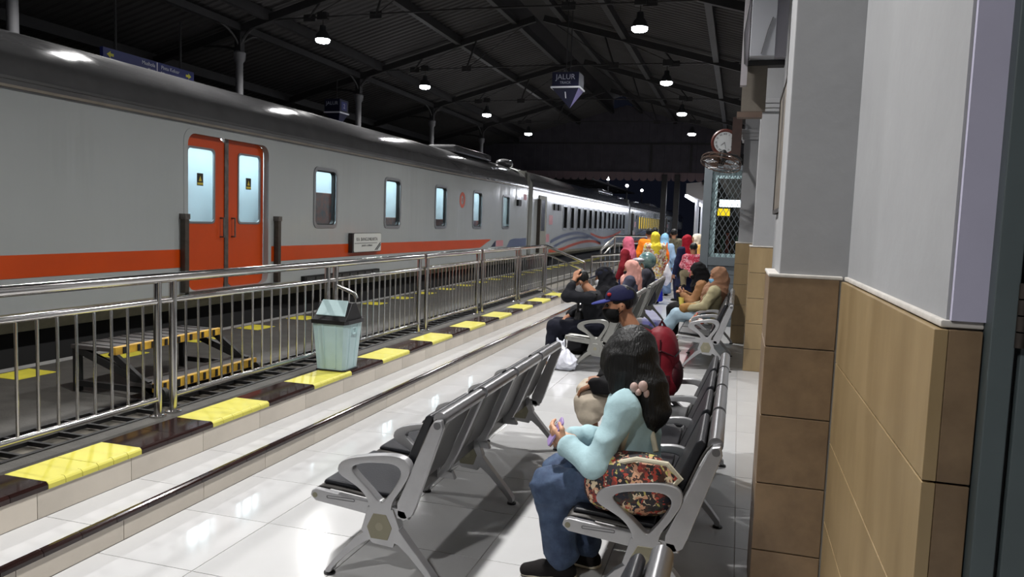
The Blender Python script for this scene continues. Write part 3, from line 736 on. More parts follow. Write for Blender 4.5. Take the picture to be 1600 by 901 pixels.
frus((.168,.156),(.170,.158),ZP+.400,ZP+.432).build('rim', M_BINK, t)
MB().prism([(by-.150,ZP+.432),(by+.150,ZP+.432),(by+.105,ZP+.475),(by+.035,ZP+.575),(by-.035,ZP+.575),(by-.105,ZP+.475)], 'yz', bx-.155, bx+.155).build('lid', M_BINK, t, bevel=.008)
MB().add([(bx-.135,by-.118,ZP+.462),(bx+.135,by-.118,ZP+.462),(bx+.12,by-.032,ZP+.585),(bx-.12,by-.032,ZP+.585),(bx-.135,by-.130,ZP+.472),(bx+.135,by-.130,ZP+.472),(bx+.12,by-.042,ZP+.594),(bx-.12,by-.042,ZP+.594)],
   [(0,1,2,3),(7,6,5,4),(0,4,5,1),(1,5,6,2),(2,6,7,3),(3,7,4,0)]).build('swing_flap', M_BIN, t, bevel=.006)
MB().ring(rrect(by-.035,by+.035,ZP+.31,ZP+.37,.012), rrect(by-.025,by+.025,ZP+.32,ZP+.36,.008), 'yz', bx+.148, bx+.160).build('side_clip', M_BIN, t)

# ================================================================ PORTABLE BOARDING STEP
t = thing('boarding_step', 'black steel portable boarding step with worn yellow step edges', 'step', (-4.05, 4.9, ZP))
M_STEPK = mat('black_step_steel', (30,30,30), .55, .3, var=.3, scale=8)
M_STEPY = mat('worn_yellow_edge', (206,164,48), .55, var=.3, scale=11, rgb2=(150,116,44))
M_TREAD = mat('ribbed_tread', (58,54,52), .7, var=.2, scale=9)
ya, yb = 4.20, 5.32
for x in (-4.42, -3.80):
    for y in (ya+.03, yb-.03):
        MB().bar((x,y,ZP),(x,y,.615 if x < -4 else .40),.045,.045,up=(1,0,0)).build('leg', M_STEPK, t)
for y in (ya+.02, yb-.02):
    MB().bar((-4.40,y,.60),(-3.80,y,.40),.035,.05).build('side_rail', M_STEPK, t)
    MB().bar((-4.12,y,.60),(-3.74,y,.34),.03,.045).build('side_rail', M_STEPK, t)
    MB().bar((-4.42,y,ZP+.06),(-3.74,y,ZP+.06),.03,.04).build('bottom_rail', M_STEPK, t)
MB().box(-4.45,-4.08,ya,yb,.605,.632).build('upper_tread', M_TREAD, t)
MB().box(-3.95,-3.74,ya,yb,.385,.412).build('lower_tread', M_TREAD, t)
MB().box(-4.10,-4.06,ya,yb,.585,.640).build('upper_edge', M_STEPY, t, bevel=.004)
MB().box(-3.76,-3.72,ya,yb,.355,.420).build('lower_edge', M_STEPY, t, bevel=.004)
for k in range(9): MB().box(-4.44,-4.11, ya+.06+.125*k, ya+.10+.125*k, .632, .637).build('tread_rib', M_STEPK, t)
for k in range(8):
    MB().box(-4.058,-4.052, ya+.06+.135*k, ya+.085+.135*k, .590, .636).build('edge_cleat', M_STEPK, t)
    MB().box(-3.718,-3.712, ya+.06+.135*k, ya+.085+.135*k, .362, .414).build('edge_cleat', M_STEPK, t)
for y in (ya+.03, yb-.03): MB().lathe([(0,-.02),(.045,-.02),(.045,.02),(0,.02)], (-3.70,y,ZP+.045), 14, 'y').build('wheel', M_STEPK, t, smooth=True)

# ================================================================ SIGNS
t = thing('track_sign', 'hanging navy track one sign with a pointed lower half', 'sign', (-3.0, 13.0, 4.2))
sx0, sx1 = -3.24, -2.77
MB().box(sx0, sx1, 13.0, 13.42, 3.945, 4.185).build('upper_box', M_NAVY, t)
MB().box(sx0-.02, sx1+.02, 12.985, 13.44, 3.918, 3.945).build('white_band', M_SIGNW, t)
apx = ((sx0+sx1)/2+.05, 13.2, 3.60)
MB().add([(sx0,13.0,3.918),(sx1,13.0,3.918),(sx1,13.42,3.918),(sx0,13.42,3.918),apx], [(0,1,4),(2,3,4),(3,0,4),(3,2,1,0)]).build('lower_point', M_NAVY, t)
MB().add([(sx1,13.0,3.918),(sx1,13.42,3.918),apx,(sx1-.02,13.1,3.9)], [(0,1,2)]).build('lower_point_side', mat('purple_sign_panel', (112,104,158), .4), t)
FR = (PI/2, 0, 0)
M_DIMW = mat('sign_dim_letters', (176,180,196), .5)
text('sign_lettering', 'JALUR', .125, ((sx0+sx1)/2, 12.997, 4.10), FR, M_DIMW, t)
text('sign_lettering', 'TRACK', .060, ((sx0+sx1)/2, 12.997, 4.005), FR, M_DIMW, t)
text('sign_number', '1', .17, ((sx0+sx1)/2, 13.052, 3.80), (PI/2+.56, 0, 0), M_SIGNW, t)
for y in (13.05, 13.37): MB().tube([((sx0+sx1)/2,y,4.18),((sx0+sx1)/2,y,5.80)], .008, 6).build('hanger', M_DKIRON, t)
t = thing('direction_sign', 'long blue hanging direction sign with yellow arrows behind the train', 'sign', (-9.2, 10.3, 3.97))
MB().box(-9.26,-9.20,9.33,11.30,3.66,3.97).build('panel', M_SIGNB, t)
MB().box(-9.20,-9.197,9.33,11.30,3.775,3.785).build('white_line', M_SIGNW, t)
MB().box(-9.20,-9.197,10.42,10.44,3.66,3.96).build('white_line', M_SIGNW, t)
for y, s in ((9.47,-1),(11.16,1)):
    MB().prism([(y+s*.07,3.88),(y,3.93),(y,3.90),(y-s*.06,3.90),(y-s*.06,3.86),(y,3.86),(y,3.83)] , 'yz', -9.20, -9.197).build('arrow', M_SIGNY, t)
text('sign_lettering', 'Mushola', .085, (-9.196, 10.24, 3.90), RY, M_SIGNW, t); text('sign_lettering', 'Mosque', .05, (-9.196, 10.31, 3.82), RY, M_SIGNW, t)
text('sign_lettering', 'Pintu Keluar', .085, (-9.196, 10.73, 3.90), RY, M_SIGNW, t); text('sign_lettering', 'Exit', .05, (-9.196, 10.55, 3.82), RY, M_SIGNW, t)
for y in (9.6, 11.0): MB().tube([(-9.23,y,3.97),(-9.23,y,4.75)], .02, 6).build('hanger', M_DKIRON, t)
t = thing('track_sign', 'dark track two sign half hidden behind the train roof', 'sign', (-9.2, 15.9, 4.3))
MB().box(-9.35,-8.96,15.9,16.3,3.98,4.27).build('upper_box', M_NAVY, t); MB().box(-9.36,-8.94,15.88,16.32,3.95,3.98).build('white_band', M_SIGNW, t)
MB().add([(-9.35,15.9,3.95),(-8.96,15.9,3.95),(-8.96,16.3,3.95),(-9.35,16.3,3.95),(-9.1,16.1,3.65)], [(0,1,4),(1,2,4),(2,3,4),(3,0,4)]).build('lower_point', M_NAVY, t)
text('sign_lettering', 'JALUR', .115, (-9.155, 15.897, 4.17), FR, M_DIMW, t)
MB().box(-8.958,-8.955,15.98,16.22,4.03,4.22).build('side_panel', M_SIGNB, t)
text('sign_number', '2', .15, (-8.953, 16.1, 4.12), RY, M_DIMW, t)
MB().tube([(-9.15,16.1,4.27),(-9.15,16.1,4.75)], .012, 6).build('hanger', M_DKIRON, t)

# ================================================================ THINGS ON THE RIGHT WALL
t = thing('notice_frame', 'tall dark framed notice board on the wall beyond the pier', 'notice board', (.375, 7.9, 1.8))
MB().box(.345,.375,7.05,8.75,1.78,3.02).build('backing', mat('notice_brown', (104,96,86), .5, var=.2, scale=4), t)
for a in ((7.05,7.09,1.78,3.02),(8.71,8.75,1.78,3.02),(7.05,8.75,1.78,1.82),(7.05,8.75,2.98,3.02)):
    MB().box(.335,.375,*a).build('frame_bar', mat('notice_frame_dark', (50,46,44), .4), t)
t = thing('perforated_panel', 'grey brown perforated bracket panel above the second pier', 'panel', (.06, 8.0, 3.2))
pp = MB().box(-.055,.175,8.0,8.05,2.77,3.21).build('plate', mat('perforated_brown', (92,86,78), .6, var=.15, scale=6), t)
ho = None
for r in range(7):
    for c in range(4):
        x, z = -.01+.042*c+(.02 if r % 2 else 0), 2.83+.055*r
        if ho is None:
            ho = MB().lathe([(0,-.001),(.008,-.001),(.008,.001),(0,.001)], (0,0,0), 8, 'y').build('hole', M_BLACK, t); ho.location = Vector((x,7.9985,z))-wloc(t)
        else: inst(ho, 'hole', (x,7.9985,z), t)
MB().box(-.09,.15,7.98,8.10,2.71,2.765).build('shelf', mat('wood_bracket', (84,68,58), .6), t)
MB().box(-.07,.33,7.97,8.12,3.21,3.255).build('shelf', M_DKIRON, t)
t = thing('sign_box', 'pale grey box hanging high on the wall at the top edge', 'box', (.1, 7.9, 3.27))
MB().box(-.005,.225,7.80,8.3,3.262,4.3).build('box', mat('pale_grey_panel', (160,162,168), .5), t, bevel=.005)
MB().box(.225,.33,7.85,8.3,3.262,4.3).build('side_panel', mat('pale_lilac_panel', (140,138,146), .6), t)
MB().box(-.075,-.015,7.86,7.96,3.0,4.3).build('cable_board', mat('cable_board_grey', (150,146,150), .6), t)
MB().tube([(-.05,7.855,4.2),(-.03,7.855,3.8),(-.065,7.855,3.5),(-.045,7.855,3.2)], .006, 6).build('cable', M_BLACK, t)
MB().tube([(.10,7.795,3.28),(.15,7.795,3.5),(.19,7.795,3.62)], .004, 6).build('cable', M_DKIRON, t)
# clock on a wooden bracket
t = thing('station_clock', 'round white station clock with roman numerals in a red brown case', 'clock', (-.25, 11.0, 2.79))
M_CLK = mat('clock_case', (92,40,32), .4); ck = (-.262, 11.0, 2.79)
MB().lathe([(.0,.10),(.165,.10),(.185,.06),(.185,-.01),(.165,-.03),(.145,-.02),(.145,-.005),(0,-.005)], ck, 32, 'y').build('case', M_CLK, t, smooth=True)
MB().lathe([(0,-.012),(.143,-.012),(.143,-.004),(0,-.004)], ck, 32, 'y').build('dial', mat('clock_dial', (216,220,222), .4), t)
for k, s in enumerate(('XII','I','II','III','IIII','V','VI','VII','VIII','IX','X','XI')):
    a = PI/2 - 2*PI*k/12
    text('numeral', s, .038, (ck[0]+.112*math.cos(a), 10.985, ck[2]+.112*math.sin(a)), (PI/2, -(a-PI/2), 0), M_INK, t)
MB().bar((ck[0],10.982,ck[2]),(ck[0]+.02,10.982,ck[2]-.09),.008,.003).build('hand', M_INK, t); MB().bar((ck[0],10.980,ck[2]),(ck[0]-.05,10.980,ck[2]-.04),.010,.003).build('hand', M_INK, t)
MB().box(-.17,-.045,10.9,11.10,2.55,3.12).build('bracket_board', mat('dark_brown_wood', (66,46,40), .6, var=.2, scale=6), t)
# wall fan
t = thing('wall_fan', 'brown wall fan with a round wire cage tilted under the clock', 'fan', (-.03, 10.3, 2.50))
M_FAN = mat('brown_fan', (84,62,50), .35, var=.1, scale=6); fc = Vector((-.27, 10.2, 2.47)); ax = Vector((-.18,-.30,-.93)).normalized()
e1 = ax.cross(Vector((0,1,0))).normalized(); e2 = ax.cross(e1)
def circ(r, off): return [fc+ax*off+(e1*math.cos(2*PI*k/36)+e2*math.sin(2*PI*k/36))*r for k in range(36)]
cg = MB(); cg.tube(circ(.25,.05), .007, 6, closed=True); cg.tube(circ(.25,0), .006, 6, closed=True); cg.tube(circ(.16,.08), .003, 5, closed=True); cg.tube(circ(.17,-.03), .003, 5, closed=True)
for k in range(28):
    d = e1*math.cos(2*PI*k/28)+e2*math.sin(2*PI*k/28)
    cg.tube([fc+ax*.085+d*.05, fc+ax*.08+d*.16, fc+ax*.05+d*.25], .002, 4, caps=False); cg.tube([fc-ax*.05+d*.05, fc-ax*.03+d*.17, fc+d*.25], .002, 4, caps=False)
cg.build('wire_cage', M_FAN, t)
for k in range(3):
    a0 = 2*PI*k/3; mb = MB(); vs = []
    for j, (r, wd) in enumerate(((.04,.25),(.10,.5),(.17,.62),(.22,.5))):
        for s in (-1, 1):
            d = e1*math.cos(a0+s*wd/2)+e2*math.sin(a0+s*wd/2); vs += [fc+d*r+ax*(.02*s+.02)]
    mb.add(vs, [(0,1,3,2),(2,3,5,4),(4,5,7,6)]); b = mb.build('blade', M_FAN, t)
    so = b.modifiers.new('thick','SOLIDIFY'); so.thickness = .004
hb = MB().tube([fc+ax*.06,fc-ax*.03,fc-ax*.11,fc-ax*.15],[.04,.055,.06,.02],14).build('motor', M_BLACK, t, smooth=True)
MB().tube([fc-ax*.10, (-.10,10.5,2.56), (-.045,10.9,2.56), (-.03,11.12,2.56)], .02, 8).build('arm', M_BLACK, t, smooth=True)
MB().box(-.06,.0,11.08,11.15,2.49,2.64).build('wall_plate', M_BLACK, t)

# ================================================================ KIOSK WITH LATTICE WINDOW
t = thing('kiosk', 'blue grey wooden kiosk with a diamond lattice window', 'kiosk', (-.2, 13.1, 0))
YK = 13.0; kx0, kx1 = -.60, .36
for a in ((kx0,kx0+.13,0,2.72),(kx1-.34,kx1,0,2.72)): MB().box(a[0],a[1],YK,YK+.10,a[2],a[3]).build('stile', M_TEALW, t, bevel=.005)
for a in ((2.56,2.72),(1.0,1.14),(0.0,.12)): MB().box(kx0+.13,kx1-.34,YK+.005,YK+.095,a[0],a[1]).build('rail', M_TEALW, t, bevel=.004)
for k in range(6): MB().box(kx0+.13,kx1-.34,YK+.03,YK+.06,.125+.146*k,.265+.146*k).build('board', M_TEALW, t, bevel=.004)
MB().box(kx0,kx0+.06,YK+.1,YK+1.5,0,2.72).build('side_wall', M_TEALW, t)
wx0, wx1, wz0, wz1 = kx0+.13, kx1-.34, 1.14, 2.56
lt = MB(); stp = .088
def clip_line(x, z, dx, dz):
    t0, t1 = -9, 9
    for p, d, lo, hi in ((x,dx,wx0,wx1),(z,dz,wz0,wz1)):
        a, b = (lo-p)/d, (hi-p)/d
        if a > b: a, b = b, a
        t0, t1 = max(t0,a), min(t1,b)
    return (t0, t1) if t1-t0 > .01 else None
n = 0
for s in (-1, 1):
    for k in range(-22, 23):
        x = (wx0+wx1)/2 + k*stp; z = (wz0+wz1)/2; dx, dz = .50*s, .866
        c = clip_line(x, z, dx, dz)
        if c: MB().bar((x+dx*c[0],YK+.03+.006*s,z+dz*c[0]),(x+dx*c[1],YK+.03+.006*s,z+dz*c[1]),.008,.008,up=(0,1,0)).build('lattice_bar', M_TEALW, t)
MB().box(wx0,wx1,YK+.078,YK+.082,wz0,wz1).build('pane', M_PANE, t)
inn = MB().ring([(wx0,wz0),(wx1,wz0),(wx1,wz1),(wx0,wz1)],[(wx0+.09,wz0+.06),(wx1-.01,wz0+.06),(wx1-.01,wz1-.13),(wx0+.09,wz1-.13)],'xz',YK+.055,YK+.070).build('inner_panel', mat('pale_teal_panel', (160,186,190), .6), t)
MB().box(kx0+.06,kx1,YK+1.2,YK+1.25,0,2.7).build('back_wall', mat('kiosk_inside', (70,62,58), .8, var=.5, scale=6, rgb2=(40,44,40)), t)
MB().box(wx0+.12,wx1-.02,YK+.5,YK+.53,1.98,2.10).build('sign_reflection', emat('white_sign_reflection', (250,250,255), 4.0), t)  # glowing panel stands in for a white sign mirrored in the window
MB().box(wx0+.10,wx0+.30,YK+.5,YK+.53,1.83,1.95).build('sign_reflection', emat('yellow_sign_reflection', (246,206,40), 1.6), t)  # likewise a yellow sign's reflection, drawn as a glowing panel
for k in range(5):
    MB().box(wx0+.1+.08*k,wx0+.16+.08*k,YK+.6,YK+.7,1.2,1.42+.06*((k*7)%3)).build('goods', mat('goods_%d'%(k%3), ((120,90,70),(90,110,84),(150,70,50))[k%3], .6), t)

# ================================================================ BEYOND THE GABLE
t = thing('far_canopy', 'white fascia canopy over the far end of the platform', 'canopy', (.5, 45, 2.7))
M_FASC = mat('white_fascia', (222,218,218), .5)
MB().box(-1.5,3.0,31.0,70,3.30,3.42).build('roof_slab', M_FASC, t)
MB().prism([(-2.1,3.35),(-1.5,3.42),(-1.5,2.72),(-2.1,2.95)],'xz',31.0,70).build('fascia', M_FASC, t)
MB().box(-1.5,1.5,31.0,31.1,2.70,3.42).build('fascia_end', M_FASC, t)
for k in range(6): MB().tube([(-1.75,33+5*k,0),(-1.75,33+5*k,2.8)], .09, 12).build('column', M_WHITE, t, smooth=True)
for k in range(5):
    MB().box(-1.2,-1.05,32.5+7*k,36.5+7*k,3.20,3.27).build('added_tube', emat('added_tube_glow', (235,240,255), 22.0), t)  # added tubes, a bright source for the carriage sides to mirror
    MB().box(-2.2,-2.12,32.0+7.5*k,38.0+7.5*k,2.86,2.96).build('added_tube', MATS['added_tube_glow'], t)  # added along the fascia to throw bright streaks onto the second carriage
for k in range(4):
    L = bpy.data.lights.new('canopy_fill', 'AREA'); L.shape = 'RECTANGLE'; L.size = 3.0; L.size_y = .10; L.energy = 34; L.color = (.95,.97,1.0)  # added fill light aimed at the far carriages, no fixture of its own
    lo = bpy.data.objects.new('canopy_fill', L); col.objects.link(lo); lo.parent = t; lo.location = Vector((-2.23, 33+9*k, 2.90))-wloc(t); lo.rotation_euler = (0, -1.0, PI/2) if False else Matrix(((0,-.5,.866),(1,0,0),(0,.866,.5))).to_euler()
b = MB().box(.0,.6,30,70,0,3.3).build('wall_far', mat('far_wall_grey', (120,124,134), .4, var=.2, scale=2)); tag(b, kind='structure')
for k, (x, z, y) in enumerate(((-9.6,5.06,57),(-9.6,5.08,67),(-9.6,5.2,77.6),(-9.6,4.1,120))):
    t = thing('yard_lamp', 'small distant white yard lamp on a thin post, %s' % ('leftmost and highest','second from left','third from left','lowest, above the far coach')[k], 'lamp', (x,y,ZP), 'distant yard lamps')
    MB().sph((x,y,z),.13).build('globe', emat('yard_globe', (250,250,255), 25.0), t, smooth=True)
    MB().tube([(x,y,ZP),(x,y,z-.1)],.07,8).build('post', M_COLP, t, smooth=True)
# distant dark roof behind the gable so the sky stays a dark band
t = thing('far_platform_roof', 'dark latticed platform roof far behind the gable', 'roof', (-8,50,4.5))
MB().box(-14,-9.3,34,70,4.5,4.62).build('slab', M_DKIRON, t)
for k in range(6): MB().bar((-9.3,35+5*k,4.3),(-14,35+5*k,4.3),.1,.1).build('beam', M_DKIRON, t)
# ================================================================ BENCHES
M_CAST = mat('cast_aluminium_paint', (168,168,170), .34, .55, var=.1, scale=7)
M_ROLL = mat('brushed_head_roll', (150,150,152), .28, .85)
M_SHELL = mat('dark_bench_sheet', (70,68,66), .36, .5, var=.12, scale=4)
M_PAD = mat('black_leatherette', (22,23,28), .38, bump=.08, bscale=120)
M_EMB = mat('olive_emblem', (122,118,98), .5)
M_SLAT = mat('pale_bench_steel', (148,148,144), .35, .6, var=.1, scale=6)
ARM_O = [(.315,.300),(.317,.358),(.356,.412),(.421,.446),(.470,.469),(.478,.497),(.458,.530),(.398,.556),(.245,.583),(.171,.582),(.133,.558),(.126,.514),(.167,.438),(.213,.373),(.214,.310)]
ARM_I = [(.265,.368),(.318,.418),(.390,.480),(.412,.507),(.359,.533),(.232,.547),(.182,.537),(.167,.505),(.202,.441),(.252,.372)]
HUB = [(.345,.270),(.326,.345),(.204,.345),(.172,.265),(.200,.175),(.300,.183),(.356,.235)]
FLEG = [(.340,.250),(.520,.040),(.533,.012),(.502,.012),(.490,.045),(.360,.170),(.295,.205)]
RLEG = [(.205,.300),(.180,.262),(-.010,.050),(-.020,.012),(.012,.012),(.018,.040),(.165,.190),(.225,.200)]
HEX = [(.296,.318),(.236,.318),(.206,.262),(.226,.205),(.306,.205),(.326,.255)]
RAIL = [(.612,.352),(.606,.376),(.585,.386),(.320,.362),(.150,.345),(.130,.305),(.340,.305),(.585,.330)]
POST = [(.046,.722),(.030,.750),(-.004,.758),(-.012,.720),(.100,.375),(.120,.325),(.160,.296),(.190,.318),(.190,.372)]
POSTM = [(.046,.722),(.030,.750),(.004,.752),(.008,.715),(.120,.440),(.165,.350),(.200,.330),(.215,.352),(.190,.385)]
SEAT = [(.603,.345),(.600,.376),(.575,.389),(.45,.379),(.30,.363),(.225,.363),(.190,.385),(.155,.465),(.105,.600),(.058,.715),(.030,.750)]
def neg(P): return [(-u, z) for u, z in P]
def bench(pitch, padded):
    t = thing('bench', 'tmp', 'bench', (0,0,0), 'waiting benches', local=True)
    n = 4; Ltot = pitch*n
    metal = M_CAST if padded else M_SLAT
    MB().bar((-.255,-.01,.325),(-.255,Ltot+.01,.325),.055,.05).build('beam', M_SHELL if padded else M_SLAT, t)
    ao, ai = resample(neg(smooth_poly(ARM_O,2)),48), resample(neg(smooth_poly(ARM_I,2)),48)
    # align ring starts
    def start(P):
        k = min(range(len(P)), key=lambda i: (P[i][1]*1.0 + abs(P[i][0]+.265)*.3)); return P[k:]+P[:k]
    ao, ai = start(ao), start(ai)
    fa = fp = fr = None
    for k in range(n+1):
        y = pitch*k; hw = .024 if k in (0, n) else .018
        a = MB().ring(ao, ai, 'xz', y-hw, y+hw).build('armrest', metal, t, bevel=.006)
        MB().prism(neg(RAIL), 'xz', y-.016, y+.016).build('seat_bracket', metal, t, bevel=.006)
        MB().prism(neg(POST if k in (0, n) else POSTM), 'xz', y-.016, y+.016).build('back_post', metal, t, bevel=.006)
        if k in (0, n):
            s = -1 if k == 0 else 1
            gr_ = mat('cast_groove', (104,104,106), .45, .5)
            o = MB().ring(rrect(-.53,-.39,.350,.364,.006,2), rrect(-.526,-.394,.353,.361,.004,2), 'xz', y+s*.0155, y+s*.0175).build('groove', gr_, t)
            MB().lathe([(0,-.001),(.012,-.001),(.012,.001),(0,.001)], (-.588,y+s*.017,.357), 14, 'y').build('bolt_cap', M_EMB, t)
            MB().lathe([(0,-.001),(.016,-.001),(.016,.001),(0,.001)], (-.013,y+s*.017,.733), 14, 'y').build('bolt_cap', gr_, t)
        if k in (0, 2, 4):
            lg = MB().prism(neg(smooth_poly(FLEG,1)),'xz',y-.024,y+.024).prism(neg(smooth_poly(RLEG,1)),'xz',y-.024,y+.024).prism(neg(HUB),'xz',y-.0235,y+.0235).build('leg_frame', metal, t, bevel=.006)
            for u in (.518, -.004): MB().lathe([(.026,0),(.026,.008),(.010,.014),(.008,.03)], (-u,y,0), 14).build('foot_pad', M_BLACK, lg, smooth=True)
            MB().prism(neg(HEX),'xz',y-.0265,y+.0265).build('hub_emblem', M_EMB if padded else M_SLAT, lg, bevel=.003)
            MB().lathe([(.018,-.0275),(.018,.0275)], (-.266,y,.262), 18, 'y').build('emblem_disc', mat('emblem_disc', (134,130,110), .45), lg)
    for k in range(n):
        y0, y1 = pitch*k+.020, pitch*(k+1)-.020
        P = smooth_poly(neg(SEAT), 2, False); m = len(P); vs = []; fs = []
        for y in (y0, y1): vs += [(x, y, z) for x, z in P]
        sh = MB().add(vs, [(i, i+1, m+i+1, m+i) for i in range(m-1)]).build('seat_shell', M_SHELL if padded else M_SLAT, t, smooth=True)
        so = sh.modifiers.new('thick','SOLIDIFY'); so.thickness = .008; so.offset = 0
        MB().tube([(-.016,y0+.002,.752),(-.016,y1-.002,.752)], .030, 16).build('head_roll', M_ROLL if padded else M_SLAT, t, smooth=True)
        MB().tube([(-.583,y0,.360),(-.583,y1,.360)], .016, 10).build('front_roll', M_SHELL if padded else M_SLAT, t, smooth=True)
        if padded:
            MB().prism(neg([(.585,.392),(.570,.415),(.45,.408),(.30,.393),(.235,.392),(.235,.372),(.30,.368),(.45,.384)]), 'xz', y0+.02, y1-.02).build('seat_pad', M_PAD, t, bevel=.010)
            MB().prism(neg([(.205,.405),(.225,.425),(.195,.500),(.145,.625),(.092,.752),(.070,.765),(.052,.745),(.105,.612),(.160,.475)]), 'xz', y0+.02, y1-.02).build('back_pad', M_PAD, t, bevel=.010)
        else:
            for q in range(5):
                y = y0+.05+(y1-y0-.10)*q/4
                MB().bar((-.165,y,.45),(-.055,y,.725),.020,.012,up=(1,0,0)).build('back_slat', mat('bench_slat_grey', (104,104,102), .4, .6), t)  # back slats in a darker grey steel than the shell
    return t
bp = bench(.5575, True)
def place(b, x, y, label):
    b.location = (x, y, 0); b['label'] = label; return b
place(bp, -1.155, 2.945, 'empty cushioned four seat bench in the foreground, left of the seated girl')
place(copy_tree(bp), -.022, 3.03, 'cushioned bench with the girl in pale blue and the capped man')
place(copy_tree(bp), -.125, -.26, 'cushioned bench cut off by the bottom picture edge')
place(copy_tree(bp), -.02, 8.84, 'cushioned bench beside the wall with two veiled women at its far end')
bm_ = bench(.5575, False)
place(bm_, -1.155, 8.12, 'pale steel bench with the black clothed man holding his head')
place(copy_tree(bm_), -1.155, 10.85, 'pale steel bench with the woman in the pink headscarf')
# ================================================================ SIGNED DISTANCE SCULPTING FOR PEOPLE, CLOTHES, BAGS
A3 = lambda p: np.array(p, dtype=np.float32)
def cone(p0, p1, r0, r1=None): return ('c', A3(p0), A3(p1), float(r0), float(r0 if r1 is None else r1))
def ell(c, r, R=None): return ('e', A3(c), A3(r), None if R is None else np.array(R, dtype=np.float32))
def sdf_mesh(prims, res, k=.02, fold=None, cuts=(), sub=(), seed=0):
    lo = np.full(3, 1e9); hi = -lo
    bb = []
    for p in prims:
        if p[0] == 'c':
            a = np.minimum(p[1]-p[3], p[2]-p[4]); b = np.maximum(p[1]+p[3], p[2]+p[4])
        else:
            m = float(p[2].max()) if p[3] is not None else p[2]; a = p[1]-m; b = p[1]+m
        a = a - (k+2.5*res); b = b + (k+2.5*res); bb.append((a, b)); lo = np.minimum(lo, a); hi = np.maximum(hi, b)
    n = np.ceil((hi-lo)/res).astype(int)+1
    D = np.full(n, 1.0, dtype=np.float32)
    ax = [lo[i]+res*np.arange(n[i]) for i in range(3)]
    def evalp(p, X, Y, Z):
        if p[0] == 'c':
            d = p[2]-p[1]; L2 = float(d@d)+1e-12
            x, y, z = X-p[1][0], Y-p[1][1], Z-p[1][2]
            t = np.clip((x*d[0]+y*d[1]+z*d[2])/L2, 0, 1)
            return np.sqrt((x-t*d[0])**2+(y-t*d[1])**2+(z-t*d[2])**2) - (p[3]+(p[4]-p[3])*t)
        x, y, z = X-p[1][0], Y-p[1][1], Z-p[1][2]
        if p[3] is not None:
            R = p[3]; x, y, z = (R[0,0]*x+R[1,0]*y+R[2,0]*z, R[0,1]*x+R[1,1]*y+R[2,1]*z, R[0,2]*x+R[1,2]*y+R[2,2]*z)
        r = p[2]; k0 = np.sqrt((x/r[0])**2+(y/r[1])**2+(z/r[2])**2); k1 = np.sqrt((x/r[0]**2)**2+(y/r[1]**2)**2+(z/r[2]**2)**2)+1e-9
        return k0*(k0-1)/k1
    def sl(a, b): 
        i0 = np.maximum(((a-lo)/res).astype(int), 0); i1 = np.minimum(((b-lo)/res).astype(int)+2, n)
        return tuple(slice(i0[i], i1[i]) for i in range(3))
    for p, (a, b) in zip(prims, bb):
        S = sl(a, b); X, Y, Z = np.meshgrid(ax[0][S[0]], ax[1][S[1]], ax[2][S[2]], indexing='ij', sparse=True)
        d = evalp(p, X, Y, Z); o = D[S]; h = np.maximum(k-np.abs(o-d), 0)/k
        D[S] = np.minimum(o, d) - h*h*k*.25
    X, Y, Z = np.meshgrid(*ax, indexing='ij', sparse=True)
    if fold:
        am, fr = fold; s = seed*1.7
        a = fr*.5*(.8*Z+.5*X) + 1.6*np.sin(fr*.3*Y+s) + 1.1*np.sin(fr*.21*(X-Z)+2*s)
        b = fr*1.1*(.5*X+.7*Y-.4*Z) + 1.3*np.sin(fr*.5*Z+s)
        D += am*(-1.3*(1-np.abs(np.sin(a)))**2 + .35*np.sin(b) + .4)
    for nv, off in cuts: D = np.maximum(D, nv[0]*X+nv[1]*Y+nv[2]*Z-off)
    for p in sub:
        d = evalp(p, X, Y, Z); kk = .012; a, b = D, -d; h = np.maximum(kk-np.abs(a-b), 0)/kk; D = np.maximum(a, b)+h*h*kk*.25
    D = D.astype(np.float32); D[0]=D[-1]=1; D[:,0]=D[:,-1]=1; D[:,:,0]=D[:,:,-1]=1
    I = D < 0
    c = [(i,j,l) for i in (0,1) for j in (0,1) for l in (0,1)]
    cnt = sum(I[i:n[0]-1+i, j:n[1]-1+j, l:n[2]-1+l].astype(np.int8) for i,j,l in c)
    act = (cnt > 0) & (cnt < 8); idx = np.argwhere(act)
    if len(idx) == 0: return np.zeros((0,3)), []
    vid = np.full(act.shape, -1, np.int32); vid[act] = np.arange(len(idx))
    acc = np.zeros((len(idx),3), np.float32); num = np.zeros(len(idx), np.float32)
    for a in c:
        for d in range(3):
            if a[d]: continue
            b = list(a); b[d] = 1
            va = D[idx[:,0]+a[0], idx[:,1]+a[1], idx[:,2]+a[2]]; vb = D[idx[:,0]+b[0], idx[:,1]+b[1], idx[:,2]+b[2]]
            m = (va < 0) != (vb < 0); t = np.where(m, va/np.where(m, va-vb, 1), 0)
            P = np.tile(A3(a), (len(idx),1)); P[:,d] = t; acc[m] += P[m]; num[m] += 1
    V = (idx + acc/num[:,None])*res + lo
    Fs = []
    for d in range(3):
        u, w_ = (d+1)%3, (d+2)%3
        s0 = [slice(1,n[i]-1) for i in range(3)]; s0[d] = slice(0,n[d]-1); s1 = list(s0); s1[d] = slice(1,n[d])
        a, b = I[tuple(s0)], I[tuple(s1)]; e = np.argwhere(a != b)
        if len(e) == 0: continue
        pos = e.copy()
        for i in range(3):
            if i != d: pos[:,i] += 1
        fl_ = a[e[:,0],e[:,1],e[:,2]]
        def V4(du, dw):
            q = pos.copy(); q[:,u] -= du; q[:,w_] -= dw; return vid[q[:,0],q[:,1],q[:,2]]
        Q = np.stack([V4(1,1),V4(0,1),V4(0,0),V4(1,0)],1); Q[~fl_] = Q[~fl_][:,::-1]
        Fs.append(Q)
    return V, np.concatenate(Fs)
